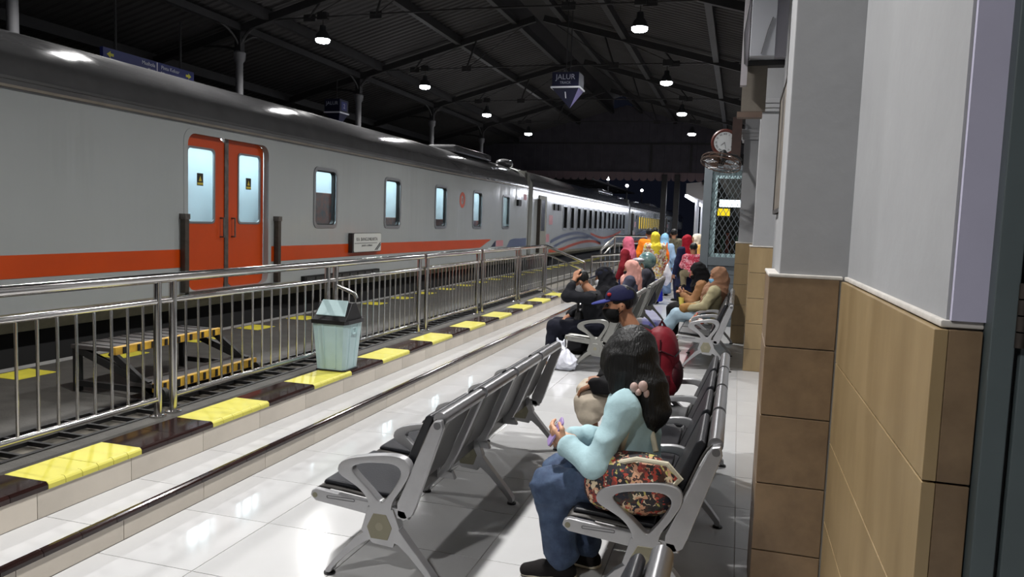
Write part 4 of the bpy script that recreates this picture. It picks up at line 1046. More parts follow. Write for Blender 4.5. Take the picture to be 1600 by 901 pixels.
def mesh_obj(name, parts, m, parent, relax=1):
    vs = []; fs = []; o = 0
    for V, Fq in parts:
        if len(V) == 0: continue
        Fq = np.asarray(Fq)
        for _ in range(relax):     # light smoothing
            S = np.zeros_like(V); N = np.zeros(len(V))
            for i in range(4):
                j = (i+1) % 4
                np.add.at(S, Fq[:,i], V[Fq[:,j]]); np.add.at(N, Fq[:,i], 1)
            V = V*.5 + .5*S/np.maximum(N,1)[:,None]
        vs.append(V); fs.append(Fq+o); o += len(V)
    V = np.concatenate(vs); Fq = np.concatenate(fs)
    me = bpy.data.meshes.new(name); me.from_pydata(V.tolist(), [], Fq.tolist()); me.update()
    me.polygons.foreach_set('use_smooth', np.ones(len(me.polygons), dtype=bool))
    me.materials.append(m); ob = bpy.data.objects.new(name, me); col.objects.link(ob); ob.parent = parent
    return ob
def blob(name, prims, m, parent, res=.012, k=.02, **kw):
    rl = kw.pop('relax', 1)
    return mesh_obj(name, [sdf_mesh(prims, res, k, **kw)], m, parent, rl)
def rotm(yaw, pitch=0, roll=0):
    return np.array(Matrix.Rotation(yaw,3,'Z') @ Matrix.Rotation(pitch,3,'Y') @ Matrix.Rotation(roll,3,'X'), dtype=np.float32)
def hand_prims(W, d, nrm, side, curl=(.25,.5,.4), s=1.0, thumb=.75):
    d = A3(d)/np.linalg.norm(d); nrm = A3(nrm)-d*float(np.dot(A3(nrm),d)); nrm /= np.linalg.norm(nrm)
    lat = np.cross(nrm, d)*side           # towards the thumb
    W = A3(W); out = []
    for i in range(4):
        kn = W + d*(.082-.004*abs(i-1))*s + lat*(.030-.020*i)*s
        out.append(cone(W+lat*(.014-.010*i)*s, kn, .015*s, .0125*s))
        L = (.068,.076,.070,.054)[i]; p = kn; ang = 0
        for j, f in enumerate((.45,.32,.23)):
            ang += curl[j]; q = p + (d*math.cos(ang)+nrm*math.sin(ang))*L*f*s
            out.append(cone(p, q, (.0092-.0010*j)*s, (.0084-.0010*j)*s)); p = q
    a = W + d*.022*s + lat*.026*s; b = a + (d*.62+lat*thumb+nrm*.25)*.040*s; c = b + (d*.9+lat*.15+nrm*.35)*.032*s
    out += [cone(a, b, .0125*s, .0105*s), cone(b, c, .0105*s, .008*s)]
    return out
M_SKIN = mat('skin_tan', (150,104,76), .5, var=.06, scale=12)
M_SKIN2 = mat('skin_light', (192,146,116), .5, var=.05, scale=12)
M_EYE = mat('eye_dark', (26,20,18), .2)
M_HAIR = mat('black_hair', (6,6,6), .45, bump=.7, bscale=16, stretch=(7,7,.5), spec=.35)
def person(label, loc, rz, P, O, s=1.0, res=.014, group='people in the waiting area', skin=None, cat='person'):
    """P: joints in local metres, facing +x, left is +y.  O: outfit."""
    t = thing('person', label, cat, loc, group, local=True); t.rotation_euler = (0,0,rz)
    skin = skin or M_SKIN
    g = lambda k, d=None: A3(P.get(k, d))*s
    pel, chs, hd = g('pel'), g('chest'), g('head'); up = (chs-pel)/np.linalg.norm(chs-pel)
    yaw, pit, rol = P.get('look', (0,0,0)); Rh = rotm(yaw, pit, rol); tw = P.get('twist', 0)
    lt = np.array([-math.sin(tw), math.cos(tw), 0], np.float32); sw = P.get('sw', .155)*s
    sh = {1: chs+lt*sw, -1: chs-lt*sw}; hp = {1: pel+A3((0,.085*s,-.005*s)), -1: pel-A3((0,.085*s,.005*s))}
    el = {1: g('elL'), -1: g('elR')}; wr = {1: g('wrL'), -1: g('wrR')}
    kn = {1: g('knL'), -1: g('knR')}; an = {1: g('anL'), -1: g('anR')}
    fd = {1: P.get('ftL', (1,.1,0)), -1: P.get('ftR', (1,-.1,0))}
    H = lambda v: hd + Rh @ (A3(v)*s)
    nb = chs + up*.055*s + A3((.0,0,0)); mid = pel*.5+chs*.5
    def torso(e): return [ell(pel+up*.02*s, (.115*s+e,.150*s+e,.115*s+e)), cone(pel, mid, .112*s+e, .108*s+e), ell(mid, (.10*s+e,.135*s+e,.14*s+e)), ell(chs-up*.09*s, (.105*s+e,.148*s+e,.145*s+e)), cone(sh[1], sh[-1], .052*s+e)]
    def arm(i, e, f=1.0, cuff=0): 
        out = [cone(sh[i], el[i], .050*s+e, .041*s+e)]
        if f > 0: out.append(cone(el[i], el[i]+(wr[i]-el[i])*f, .041*s+e, (.041-.014*f)*s+e+cuff))
        return out
    def leg(i, e, f=1.0, flare=0):
        out = [cone(hp[i], kn[i], .082*s+e, .058*s+e+flare*.5)]
        if f > 0: out.append(cone(kn[i], kn[i]+(an[i]-kn[i])*f, .058*s+e+flare*.5, (.058-.022*f)*s+e+flare))
        return out
    def foot(i, e): 
        f = A3(fd[i]); f = f/np.linalg.norm(f); a = an[i].copy(); b = a.copy(); b[2] = P.get('floor', 0)*s+.034*s
        h = a - f*.02*s; h[2] = b[2]; return [cone(h, b+f*.09*s, .036*s+e, .034*s+e), cone(b+f*.09*s, b+f*.165*s-A3((0,0,.008*s)), .036*s+e, .024*s+e)]
    # ---- body: one skin
    hs = s*1.0
    head = [ell(H((-.012,0,.028)), (.093*s,.075*s,.086*s), Rh), ell(H((.024,0,-.032)), (.068*s,.060*s,.082*s), Rh), ell(H((.040,0,-.088)), (.036*s,.034*s,.026*s), Rh),
            cone(H((.086,0,.006)), H((.104,0,-.028)), .009*s, .0135*s), ell(H((.094,0,-.030)), (.016*s,.018*s,.010*s), Rh), ell(H((.086,0,-.058)), (.012*s,.024*s,.010*s), Rh), cone(H((.070,-.04,.028)), H((.070,.04,.028)), .018*s),
            cone(H((-.02,0,-.05)), nb, .050*s, .056*s)]
    for i in (1,-1): head += [ell(H((-.008,.078*i,-.012)), (.020*s,.010*s,.030*s), Rh)]
    es = [ell(H((.094,.031*i,.004)), (.016*s,.017*s,.010*s), Rh) for i in (1,-1)]
    body = torso(0) + [cone(nb, chs-up*.02*s, .056*s, .07*s)]
    for i in (1,-1): body += arm(i, 0) + leg(i, 0)
    if O.get('bare'): 
        for i in (1,-1): body += foot(i, -.004*s)
    parts = [sdf_mesh(body, max(res,.013), .03), sdf_mesh(head, min(res,.009), .016*s, sub=es)]
    for i, nm in ((1,'L'),(-1,'R')):
        hk = P.get('hand'+nm)
        d = wr[i]-el[i]
        hdir, hn, curl = hk if hk else (d, (0,0,-1) if abs(d[2]) < np.linalg.norm(d)*.8 else (0,-i,0), (.35,.5,.4))
        parts.append(sdf_mesh(hand_prims(wr[i], hdir, hn, i, curl, s) + [cone(wr[i]-d*.25, wr[i], .032*s, .026*s)], O.get('hres', .0065), .008*s))
    mesh_obj('body', parts, skin, t, 1)
    if res < .013 or O.get('eyes'):
        for i in (1,-1):
            e = MB().sph(H((.084,.031*i,.004)), .0115*s, 10, 6).build('eye', M_EYE, t, smooth=True)
    r = res
    def B(name, prims, m, k=.022, fold=None, cuts=(), sub=(), rr=None, relax=1): return blob(name, prims, m, t, rr or r, k, fold=fold, cuts=cuts, sub=sub, seed=len(label)%7, relax=relax)
    if 'top' in O:
        q = O['top']; e = q.get('e', .018)*s; pr = torso(e)
        for i in (1,-1): pr += arm(i, e*.85, q.get('sleeve',.95), q.get('cuff',0))
        if q.get('hood'): pr += [ell(nb-A3((.07*s,0,.0)), (.06*s,.11*s,.05*s)), ell(nb+A3((.012*s,0,.012*s)), (.088*s,.088*s,.055*s))]
        if q.get('tunic'): pr += [cone(pel, pel-A3((0,0,q['tunic']*s)), .15*s+e, .17*s+e)]
        cuts = []
        if 'hem' in q: cuts.append(((0,0,-1), -(pel[2]+q['hem']*s)))
        B('top_garment', pr, q['m'], .03, fold=(q.get('fold',.0055)*s, q.get('ff',70)), cuts=cuts, sub=[ell(nb+up*(.075 if q.get('hood') else .05)*s+A3((.02*s,0,0)), (.07*s,.065*s,.06*s))])
    if 'trousers' in O:
        q = O['trousers']; e = q.get('e', .016)*s; pr = [ell(pel+up*.0*s, (.120*s+e,.155*s+e,.115*s+e))]
        for i in (1,-1): pr += leg(i, e, q.get('len',.94), q.get('flare',0)*s)
        B('trousers', pr, q['m'], .03, fold=(q.get('fold',.005)*s, q.get('ff',64)))
    if 'skirt' in O:
        q = O['skirt']; km = (kn[1]+kn[-1])*.5; am = (an[1]+an[-1])*.5; e = q.get('e',.02)*s
        pr = [ell(pel, (.13*s+e,.165*s+e,.12*s+e)), cone(pel, km, .145*s+e, .125*s+e), cone(km+A3((0,.07*s,0)), am+A3((0,.08*s,.03*s)), .10*s+e, .12*s+e), cone(km-A3((0,.07*s,0)), am-A3((0,.08*s,-.03*s)), .10*s+e, .12*s+e)]
        B('skirt', pr, q['m'], .05, fold=(.012*s, 50), cuts=[((0,0,-1), -(.05*s+P.get('floor',0)*s))])
    if 'shoes' in O:
        for i in (1,-1):
            so = B('shoe', foot(i, .008*s)+[cone(an[i]-A3((0,0,.03*s)), an[i]+A3((0,0,.0)), .040*s, .042*s)], O['shoes'], .015, cuts=[((0,0,-1), -(.004*s+P.get('floor',0)*s))], rr=min(r,.009))
            if O.get('sole'):
                f = A3(fd[i]); f = f/np.linalg.norm(f); a = an[i].copy(); a[2] = .016*s
                blob('sole', [cone(a-f*.025*s, a+f*.09*s, .040*s, .042*s), cone(a+f*.09*s, a+f*.165*s, .042*s, .028*s)], O['sole'], so, .007, .01, cuts=[((0,0,1), .026*s), ((0,0,-1), -.003*s)])
    if 'hair' in O:
        q = O['hair']; pr = [ell(H((-.022,0,.042)), (.098*s,.086*s,.088*s), Rh)]; sb = [ell(H((.105,0,-.035)), (.075*s,.075*s,.088*s), Rh), ell(H((.03,0,-.115)), (.10*s,.12*s,.07*s), Rh)]
        if q == 'long':
            b = chs-up*.16*s; back = A3((-1,0,0))
            c2 = chs+A3((-.085*s,.055*s,.075*s)); c3 = chs+A3((-.110*s,.065*s,-.02*s)); c4 = chs+A3((-.118*s,.062*s,-.105*s))
            pr = [ell(H((-.028,0,.030)), (.108*s,.100*s,.106*s), Rh), cone(H((-.045,.01,-.02)), c2, .092*s, .080*s), cone(c2, c3, .080*s, .078*s), cone(c3, c4, .074*s, .020*s),
                  cone(c2+A3((.03*s,.02*s,0)), c4+A3((.05*s,.0,.02*s)), .05*s, .02*s), cone(H((-.0,.075,-.0)), H((.02,.085,-.13)), .042*s, .034*s), cone(H((0,-.075,0)), H((.015,-.085,-.15)), .040*s, .030*s), ell(H((.03,.03,-.02)), (.085*s,.085*s,.10*s), Rh)]
            sb = [ell(H((.125,0,-.04)), (.07*s,.06*s,.10*s), Rh)]
        B('hair', pr, O.get('hairm', M_HAIR), .035, fold=(.004*s, 90), sub=sb, rr=min(r,.011))
    if 'hijab' in O:
        q = O['hijab']; dl = q.get('drape', .24)
        pr = [ell(H((-.018,0,.028)), (.114*s,.096*s,.108*s), Rh), cone(H((-.015,0,-.05)), nb+A3((0,0,.01)), .098*s, .105*s), ell(chs-up*(.02*s)+A3((.01*s,0,0)), (.135*s,.185*s,.095*s)),
              cone(chs+A3((.05*s,0,0)), chs-up*dl*s+A3((.075*s,0,0)), .105*s, .085*s), cone(chs+A3((-.05*s,0,0)), chs-up*dl*s*.9+A3((-.05*s,0,0)), .11*s, .09*s)]
        if q.get('tail'): pr += [cone(H((-.07,0,-.05)), chs-up*.26*s+A3((-.115*s,.03*s,0)), .08*s, .055*s)]
        sb = [ell(H((.115,0,-.012)), (.068*s,.056*s,.074*s), Rh)] if not q.get('closed') else [ell(H((.115,0,.012)), (.060*s,.058*s,.026*s), Rh)]
        B('headscarf', pr, q['m'], .035, fold=(q.get('fold',.010)*s, 80), sub=sb)
    if 'cap' in O:
        cp = B('cap', [ell(H((-.012,0,.045)), (.106*s,.090*s,.085*s), Rh)], O['cap'], .01, cuts=[(tuple(-Rh[:,2]), float(-(Rh[:,2]@H((0,0,.030)))))], rr=min(r,.009))
        a = [H((.07,.072*i,.034)) for i in (-1,1)]
        blob('cap_brim', [ell(H((.105,0,.028)), (.085*s,.074*s,.010*s), rotm(yaw, pit+.16, rol))], O.get('brim', O['cap']), cp, .006, .01)
        if O.get('logo'): blob('cap_logo', [ell(H((.068,.055,.075)), (.016*s,.016*s,.013*s), Rh)], O['logo'], cp, .005, .01)
    if 'mask' in O:
        cl = [(tuple(Rh[:,2]), float(Rh[:,2]@H((0,0,-.018)))), (tuple(-Rh[:,0]), float(-(Rh[:,0]@H((.012,0,0)))))]
        mk = B('face_mask', [ell(H((.030,0,-.042)), (.078*s,.068*s,.078*s), Rh), ell(H((.085,0,-.035)), (.030*s,.034*s,.036*s), Rh)], O['mask'], .02, cuts=cl, rr=min(r,.008))
        if res < .013: MB().tube([H((.03,.066,-.03)), H((-.012,.088,.0))], .0025, 5).tube([H((.03,.066,-.07)), H((-.012,.088,-.03))], .0025, 5).build('mask_strap', O['mask'], mk)
    return t, H, dict(nb=nb, chs=chs, pel=pel, sh=sh, el=el, wr=wr, kn=kn, an=an)
# ================================================================ PEOPLE
def voro(name, cols, scale, rough=.7):
    m = bpy.data.materials.new(name); m.use_nodes = True; MATS[name] = m; nt = m.node_tree; b = nt.nodes['Principled BSDF']; b.inputs['Roughness'].default_value = rough
    tc = nt.nodes.new('ShaderNodeTexCoord'); ns = nt.nodes.new('ShaderNodeTexNoise'); ns.inputs['Scale'].default_value = scale*.8
    ad = nt.nodes.new('ShaderNodeMixRGB'); ad.inputs[0].default_value = .12
    v = nt.nodes.new('ShaderNodeTexVoronoi'); v.inputs['Scale'].default_value = scale
    sp = nt.nodes.new('ShaderNodeSeparateColor'); cr = nt.nodes.new('ShaderNodeValToRGB'); cr.color_ramp.interpolation = 'CONSTANT'
    nt.links.new(tc.outputs['Object'], ns.inputs['Vector']); nt.links.new(tc.outputs['Object'], ad.inputs[1]); nt.links.new(ns.outputs['Color'], ad.inputs[2])
    nt.links.new(ad.outputs[0], v.inputs['Vector']); nt.links.new(v.outputs['Color'], sp.inputs[0]); nt.links.new(sp.outputs[0], cr.inputs[0])
    while len(cr.color_ramp.elements) < len(cols): cr.color_ramp.elements.new(.5)
    for i, c in enumerate(cols):
        cr.color_ramp.elements[i].position = i/len(cols); cr.color_ramp.elements[i].color = (*lin(c),1)
    nt.links.new(cr.outputs[0], b.inputs['Base Color']); return m
def cloth(name, rgb, var=.14, scale=9, rough=.85, bump=.45): return mat(name, rgb, rough, var=var, scale=scale, bump=bump, bscale=22, spec=.2)
M_SHOEK = cloth('black_canvas', (26,24,24)); M_SOLE = mat('cream_rubber', (196,188,170), .7)
SIT = dict(pel=(0,0,.475), chest=(.02,0,.84), head=(.04,0,1.03), elL=(.12,.24,.60), elR=(.12,-.24,.60), wrL=(.30,.14,.54), wrR=(.30,-.14,.54),
           knL=(.40,.10,.47), knR=(.40,-.10,.47), anL=(.36,.10,.08), anR=(.36,-.10,.08))
STAND = dict(pel=(0,0,.80), chest=(.0,0,1.19), head=(.03,0,1.385), elL=(.0,.23,.94), elR=(.0,-.23,.94), wrL=(.10,.21,.72), wrR=(.10,-.21,.72),
           knL=(.02,.09,.44), knR=(.02,-.09,.44), anL=(-.01,.09,.07), anR=(-.01,-.09,.07))
def pose(base, **k): d = dict(base); d.update(k); return d

# ---- girl in pale blue, near bench
P = pose(SIT, chest=(.045,0,.842), head=(.055,0,1.035), look=(-.55,.22,0), elL=(.14,.235,.600), wrL=(.285,.130,.645), handL=((.7,-.35,.35),(.2,-.75,.5),(.35,.6,.5)),
         elR=(.14,-.23,.60), wrR=(.29,-.06,.635), knL=(.365,.085,.440), knR=(.355,-.085,.445), anL=(.300,.03,.085), anR=(.215,-.13,.085), ftL=(1,.18,0), ftR=(1,-.05,0))
O = dict(top=dict(m=cloth('pale_blue_fleece', (158,186,192)), e=.015, sleeve=.93, cuff=.010, hem=-.06, fold=.008, ff=52), trousers=dict(m=mat('washed_denim', (44,58,84), .85, var=.45, scale=14, rgb2=(70,88,114), bump=.4, bscale=30), e=.008, flare=.028, len=.90, fold=.008, ff=58),
         hair='long', shoes=M_SHOEK, sole=M_SOLE, hres=.0048)
girl, H, J = person('girl in pale blue jacket and jeans with long black hair holding a phone', (-.375, 3.30, 0), PI, P, O, res=.010, skin=M_SKIN2)
MB().sph((.006,.146,.930),(.018,.012,.022)).sph((-.030,.146,.938),(.020,.012,.024)).sph((-.012,.148,.912),(.014,.012,.016)).sph((-.045,.140,.908),(.013,.010,.018)).build('hair_clip', mat('pink_clip', (176,150,142), .5), girl, smooth=True)
ph = thing('phone', 'small lilac phone in the hand of the girl in pale blue', 'phone', (-.375-.345, 3.30-.10, .675))
MB().prism(rrect(-.034,.034,-.065,.065,.012), 'yz', -.0045, .0045).xf(Matrix.Translation((-.72,3.205,.690)) @ Matrix.Rotation(.5,4,'Y') @ Matrix.Rotation(.35,4,'Z')).build('case', mat('lilac_case', (150,128,176), .4), ph, bevel=.002)
MB().lathe([(0,0),(.007,0),(.007,.002),(0,.002)], (0,0,0), 12, 'x').xf(Matrix.Translation((-.716,3.19,.735)) @ Matrix.Rotation(.5,4,'Y')).build('camera_lens', M_BLACK, ph)
# floral tote on the seat beside her, straps over the shoulder
M_FLOR = voro('floral_print', [(24,24,32),(30,26,34),(70,44,36),(168,62,48),(52,54,46),(196,148,118),(26,30,44),(176,168,96),(120,48,40),(208,190,160),(34,30,30)], 38)
tb = thing('tote_bag', 'floral print tote bag with cream straps behind the girl in pale blue', 'bag', (-.35, 3.12, .42), local=True); tb.location = (0,0,0)
blob('bag_body', [cone((-.47,3.115,.505),(-.27,3.115,.515),.085,.085), cone((-.44,3.10,.60),(-.30,3.10,.60),.065,.07), ell((-.36,3.105,.53),(.19,.085,.115))], M_FLOR, tb, .009, .06, fold=(.005,38), cuts=[((0,0,-1),-.417)])
M_STRAP = cloth('cream_webbing', (186,180,160))
MB().tube([(-.44,3.06,.625),(-.34,3.03,.665),(-.22,3.03,.66),(-.165,3.05,.60),(-.21,3.055,.545),(-.30,3.03,.545)], .011, 8).build('strap', M_STRAP, tb, smooth=True)
MB().tube([(-.43,3.16,.63),(-.395,3.12,.76),(-.44,3.125,.87),(-.42,3.20,.905),(-.33,3.26,.80),(-.28,3.18,.66)], .012, 8).build('strap', M_STRAP, tb, smooth=True)
tb.location = (0,0,0)

# ---- man with cap
P = pose(SIT, chest=(.085,0,.855), head=(.205,0,1.085), look=(.22,.10,0), elL=(.10,.26,.60), wrL=(.325,.165,.575), handL=((.85,-.1,-.45),(-.25,.1,-.9),(.35,.45,.4)), elR=(.12,-.25,.60), wrR=(.33,-.16,.56),
         knL=(.37,.115,.455), knR=(.40,-.13,.46), anL=(.30,.12,.085), anR=(.36,-.12,.085), sw=.175)
O = dict(top=dict(m=cloth('black_bomber', (17,17,19)), e=.030, sleeve=.92, hem=-.02, fold=.010, hood=True), trousers=dict(m=cloth('cream_shorts', (196,184,166)), e=.016, len=.22, flare=.016, fold=.008),
         hair='short', cap=cloth('navy_cap', (26,28,58)), brim=cloth('navy_brim', (44,50,112)), logo=cloth('red_logo', (150,36,40)), mask=cloth('black_mask', (14,14,15)), shoes=M_SHOEK, hres=.0055)
man, H, J = person('man in navy cap and black mask wearing a black jacket and cream shorts', (-.515, 4.96, 0), PI, P, O, res=.0105)
wl = J['wr'][1]; e_ = J['el'][1]; dv = (wl-e_)/np.linalg.norm(wl-e_)
for q in (.03,.055): MB().tube([wl-dv*q, wl-dv*(q+.008)], .043, 14).build('cuff_band', cloth('cream_cuff', (200,192,176)), man, smooth=True)
bk = thing('backpack', 'maroon backpack worn by the man in the navy cap', 'backpack', (0,0,0), local=True)
M_MAR = cloth('maroon_nylon', (112,22,34), rough=.6); M_MARD = cloth('dark_maroon_nylon', (58,14,22), rough=.6)
blob('pack_body', [ell((-.43,4.93,.74),(.115,.155,.23)), cone((-.43,4.87,.60),(-.43,4.99,.60),.115,.115), cone((-.45,4.89,.86),(-.45,4.97,.86),.09,.09)], M_MAR, bk, .011, .05, fold=(.005,30))
blob('front_pocket', [ell((-.345,4.93,.655),(.055,.125,.12))], M_MARD, bk, .011, .03, fold=(.004,34))
MB().tube([(-.50,4.86,.92),(-.56,4.80,.955),(-.655,4.775,.90),(-.69,4.775,.78),(-.62,4.80,.64),(-.50,4.83,.57)], .024, 8).build('shoulder_strap', M_MAR, bk, smooth=True)
MB().tube([(-.46,4.93,.95),(-.44,4.93,1.0),(-.41,4.93,.95)], .012, 8).build('grab_loop', M_MARD, bk, smooth=True)
MB().tube([(-.50,4.785,.80),(-.42,4.775,.83),(-.345,4.80,.80)], .006, 6).tube([(-.43,4.775,.58),(-.425,4.772,.74),(-.43,4.785,.90)], .005, 6).build('piping', M_MARD, bk)
MB().box(-.42,-.36,4.772,4.782,.60,.68).build('side_pocket', M_MARD, bk, bevel=.004)
MB().tube([(-.335,4.80,.80),(-.315,4.93,.82),(-.335,5.06,.80)], .006, 6).build('zip', M_BLACK, bk)

# ---- man in black holding his head
P = pose(SIT, pel=(0,0,.46), chest=(.06,0,.79), head=(.20,.0,.955), look=(.05,.55,0), elL=(.31,.20,.80), wrL=(.245,.12,.985), handL=((-.15,-.35,.9),(-.5,-.7,-.3),(.35,.55,.4)), elR=(.20,-.22,.62), wrR=(.38,-.12,.52),
         knL=(.46,.10,.44), knR=(.47,-.13,.44), anL=(.50,.10,.08), anR=(.42,-.12,.08))
O = dict(top=dict(m=cloth('black_shirt', (20,21,26)), e=.022, sleeve=.62, hem=-.05), trousers=dict(m=cloth('black_navy_trousers', (20,22,34)), e=.018, flare=.012), hair='short', mask=cloth('white_mask', (206,206,210)), bare=True, hres=.0065)
pm, H, J = person('man in black shirt and dark trousers resting a hand on his bowed head', (-1.475, 8.42, 0), PI, P, O, res=.012)
MB().tube([J['wr'][1]-(J['wr'][1]-J['el'][1])*.10, J['wr'][1]-(J['wr'][1]-J['el'][1])*.22], .034, 12).build('wrist_watch', M_BLACK, pm, smooth=True)
cb = thing('sling_bag', 'black sling bag on the chest of the man holding his head', 'bag', (0,0,0), local=True)
blob('bag_body', [cone((-1.66,8.36,.52),(-1.66,8.50,.52),.065), cone((-1.665,8.37,.60),(-1.665,8.49,.60),.05)], cloth('black_nylon', (16,16,18), rough=.5), cb, .011, .04, fold=(.003,40))
MB().tube([(-1.68,8.35,.60),(-1.66,8.26,.72),(-1.56,8.24,.84),(-1.46,8.30,.84)], .013, 6).build('strap', MATS['black_nylon'], cb, smooth=True)
# white plastic carrier at his feet
pb = thing('plastic_bag', 'crumpled white plastic carrier bag on the floor by the pale steel bench', 'bag', (0,0,0), local=True)
M_PLA = mat('white_polythene', (214,216,226), .3, bump=.6, bscale=14, var=.05)
blob('bag_body', [ell((-1.80,8.12,.11),(.155,.115,.12)), cone((-1.80,8.12,.15),(-1.815,8.12,.27),.09,.045), ell((-1.70,8.10,.09),(.09,.09,.09))], M_PLA, pb, .008, .04, fold=(.014,95), cuts=[((0,0,-1),-.003)], relax=0)
blob('bag_handles', [cone((-1.83,8.11,.25),(-1.845,8.10,.35),.026,.010), cone((-1.79,8.13,.25),(-1.77,8.14,.33),.026,.010)], M_PLA, pb, .008, .02, fold=(.005,60))

# ---- woman in black veil and cap
P = pose(SIT, chest=(.03,0,.82), head=(.10,0,.985), look=(.15,.25,0))
O = dict(top=dict(m=cloth('black_blouse', (20,20,24)), e=.026), skirt=dict(m=cloth('black_skirt', (18,18,22))), hijab=dict(m=cloth('black_veil', (16,17,22)), tail=True), cap=cloth('dark_navy_cap', (24,27,42)), mask=cloth('pale_mask', (200,202,206)), shoes=M_SHOEK)
person('woman in black headscarf and dark cap with a white mask', (-1.47, 9.28, 0), PI, P, O, s=.98)
# ---- woman in pink headscarf
P = pose(SIT, chest=(.01,0,.83), head=(.02,0,1.00), look=(.25,.22,0))
O = dict(top=dict(m=cloth('slate_blouse', (66,68,84)), e=.026), skirt=dict(m=cloth('slate_skirt', (52,54,70))), hijab=dict(m=cloth('pink_headscarf', (206,152,142)), tail=True, drape=.30, fold=.007), mask=cloth('dark_mask', (30,28,32)), shoes=M_SHOEK)
person('seated woman in salmon pink headscarf and slate blue blouse', (-1.46, 11.14, 0), PI, P, O, s=.98)
# ---- person with helmet
P = pose(SIT, chest=(.01,0,.86), head=(.02,0,1.03), look=(.6,.15,0))
O = dict(top=dict(m=cloth('charcoal_jacket', (52,52,60)), e=.03), trousers=dict(m=cloth('charcoal_trousers', (34,34,40))), shoes=M_SHOEK, hair='short')
hp_, H, J = person('seated person in charcoal jacket under a teal and red helmet', (-1.36, 12.25, 0), PI, P, O, s=1.0)
hm = thing('helmet', 'rounded teal and red motorcycle helmet worn in the second steel bench', 'helmet', (-1.36, 12.25, 0), local=True); hm.rotation_euler = (0,0,PI)
blob('shell', [ell(H((-.01,0,.03)), (.145,.125,.140))], mat('teal_helmet', (44,78,84), .25, var=.3, scale=9, rgb2=(120,140,134)), hm, .012, .02, sub=[ell(H((.15,0,-.03)), (.08,.09,.06))])
blob('side_panel', [ell(H((-.075,0,.02)), (.085,.128,.125))], mat('red_helmet', (150,34,36), .3), hm, .012, .02)
blob('visor', [ell(H((.135,.0,.06)), (.10,.09,.035))], mat('grey_visor', (150,150,156), .25), hm, .010, .02)
# ---- two women on the wall bench
P = pose(SIT, pel=(0,0,.47), chest=(-.06,0,.80), head=(-.085,0,.985), look=(.25,.12,0), knL=(.40,.09,.46), knR=(.42,-.10,.45), anL=(.70,.10,.11), anR=(.62,-.08,.10), elL=(.06,.23,.60), elR=(.06,-.22,.60), wrL=(.27,.12,.56), wrR=(.26,-.06,.56))
O = dict(top=dict(m=cloth('khaki_shirt', (150,142,112)), e=.026, tunic=.05), trousers=dict(m=cloth('pale_denim', (150,172,186)), e=.018, flare=.014), hijab=dict(m=cloth('brown_headscarf', (132,98,76)), tail=True), mask=cloth('blue_mask', (120,170,206)), shoes=cloth('white_canvas', (190,188,186)))
person('woman in brown headscarf and light blue mask leaning back in a khaki shirt', (-.315, 10.22, 0), PI, P, O, s=1.0, res=.013)
P = pose(SIT, chest=(.10,0,.82), head=(.17,0,1.00), look=(.15,.35,0), elL=(.20,.22,.58), wrL=(.34,.10,.68), handL=((.6,-.3,.6),(.3,-.6,.6),(.4,.6,.5)), elR=(.2,-.22,.6), wrR=(.35,-.02,.70), knL=(.48,.10,.48), knR=(.46,-.1,.48), anL=(.50,.10,.08), anR=(.45,-.1,.08))
O = dict(top=dict(m=cloth('tan_jacket', (138,100,68)), e=.026), trousers=dict(m=cloth('black_trousers', (18,18,20)), e=.02), hijab=dict(m=cloth('jet_headscarf', (14,14,16)), tail=True, drape=.30), mask=cloth('black_mask2', (16,16,18)), shoes=M_SHOEK)
person('woman in black headscarf and tan jacket bent over her phone on the wall bench', (-.345, 10.80, 0), PI, P, O, s=1.0, res=.013)
cp = thing('snack_cup', 'yellow paper snack cup held by the woman in the tan jacket', 'cup', (-.70, 10.68, .60))
MB().lathe([(.03,.55),(.045,.65),(.04,.65),(.027,.56)], (-.70,10.66,0), 14).build('cup', mat('yellow_paper', (226,206,96), .6), cp, smooth=True)
p2 = thing('phone', 'blue phone lying in the lap of the woman in khaki', 'phone', (-.60, 10.12, .56)); MB().box(-.66,-.54,10.06,10.13,.556,.566).build('case', mat('blue_case', (70,96,140), .4), p2, bevel=.003); MB().box(-.655,-.545,10.064,10.126,.566,.567).build('screen', M_BLACK, p2)
sb = thing('snack_bag', 'small red and white snack packet on the wall bench', 'packet', (0,0,0), local=True)
blob('packet', [cone((-.49,9.68,.44),(-.40,9.70,.44),.045,.05), cone((-.46,9.69,.48),(-.44,9.69,.55),.035,.015)], voro('snack_print', [(196,40,36),(214,200,190),(176,34,34),(150,110,70)], 30), sb, .009, .03, fold=(.006,60), cuts=[((0,0,-1),-.416)])
br = thing('paper_bag', 'crumpled brown paper bag on the lap of the khaki woman', 'bag', (0,0,0), local=True)
blob('bag_body', [cone((-.62,10.10,.56),(-.50,10.10,.58),.07,.06)], cloth('brown_paper', (150,112,66)), br, .012, .03, fold=(.008,50))

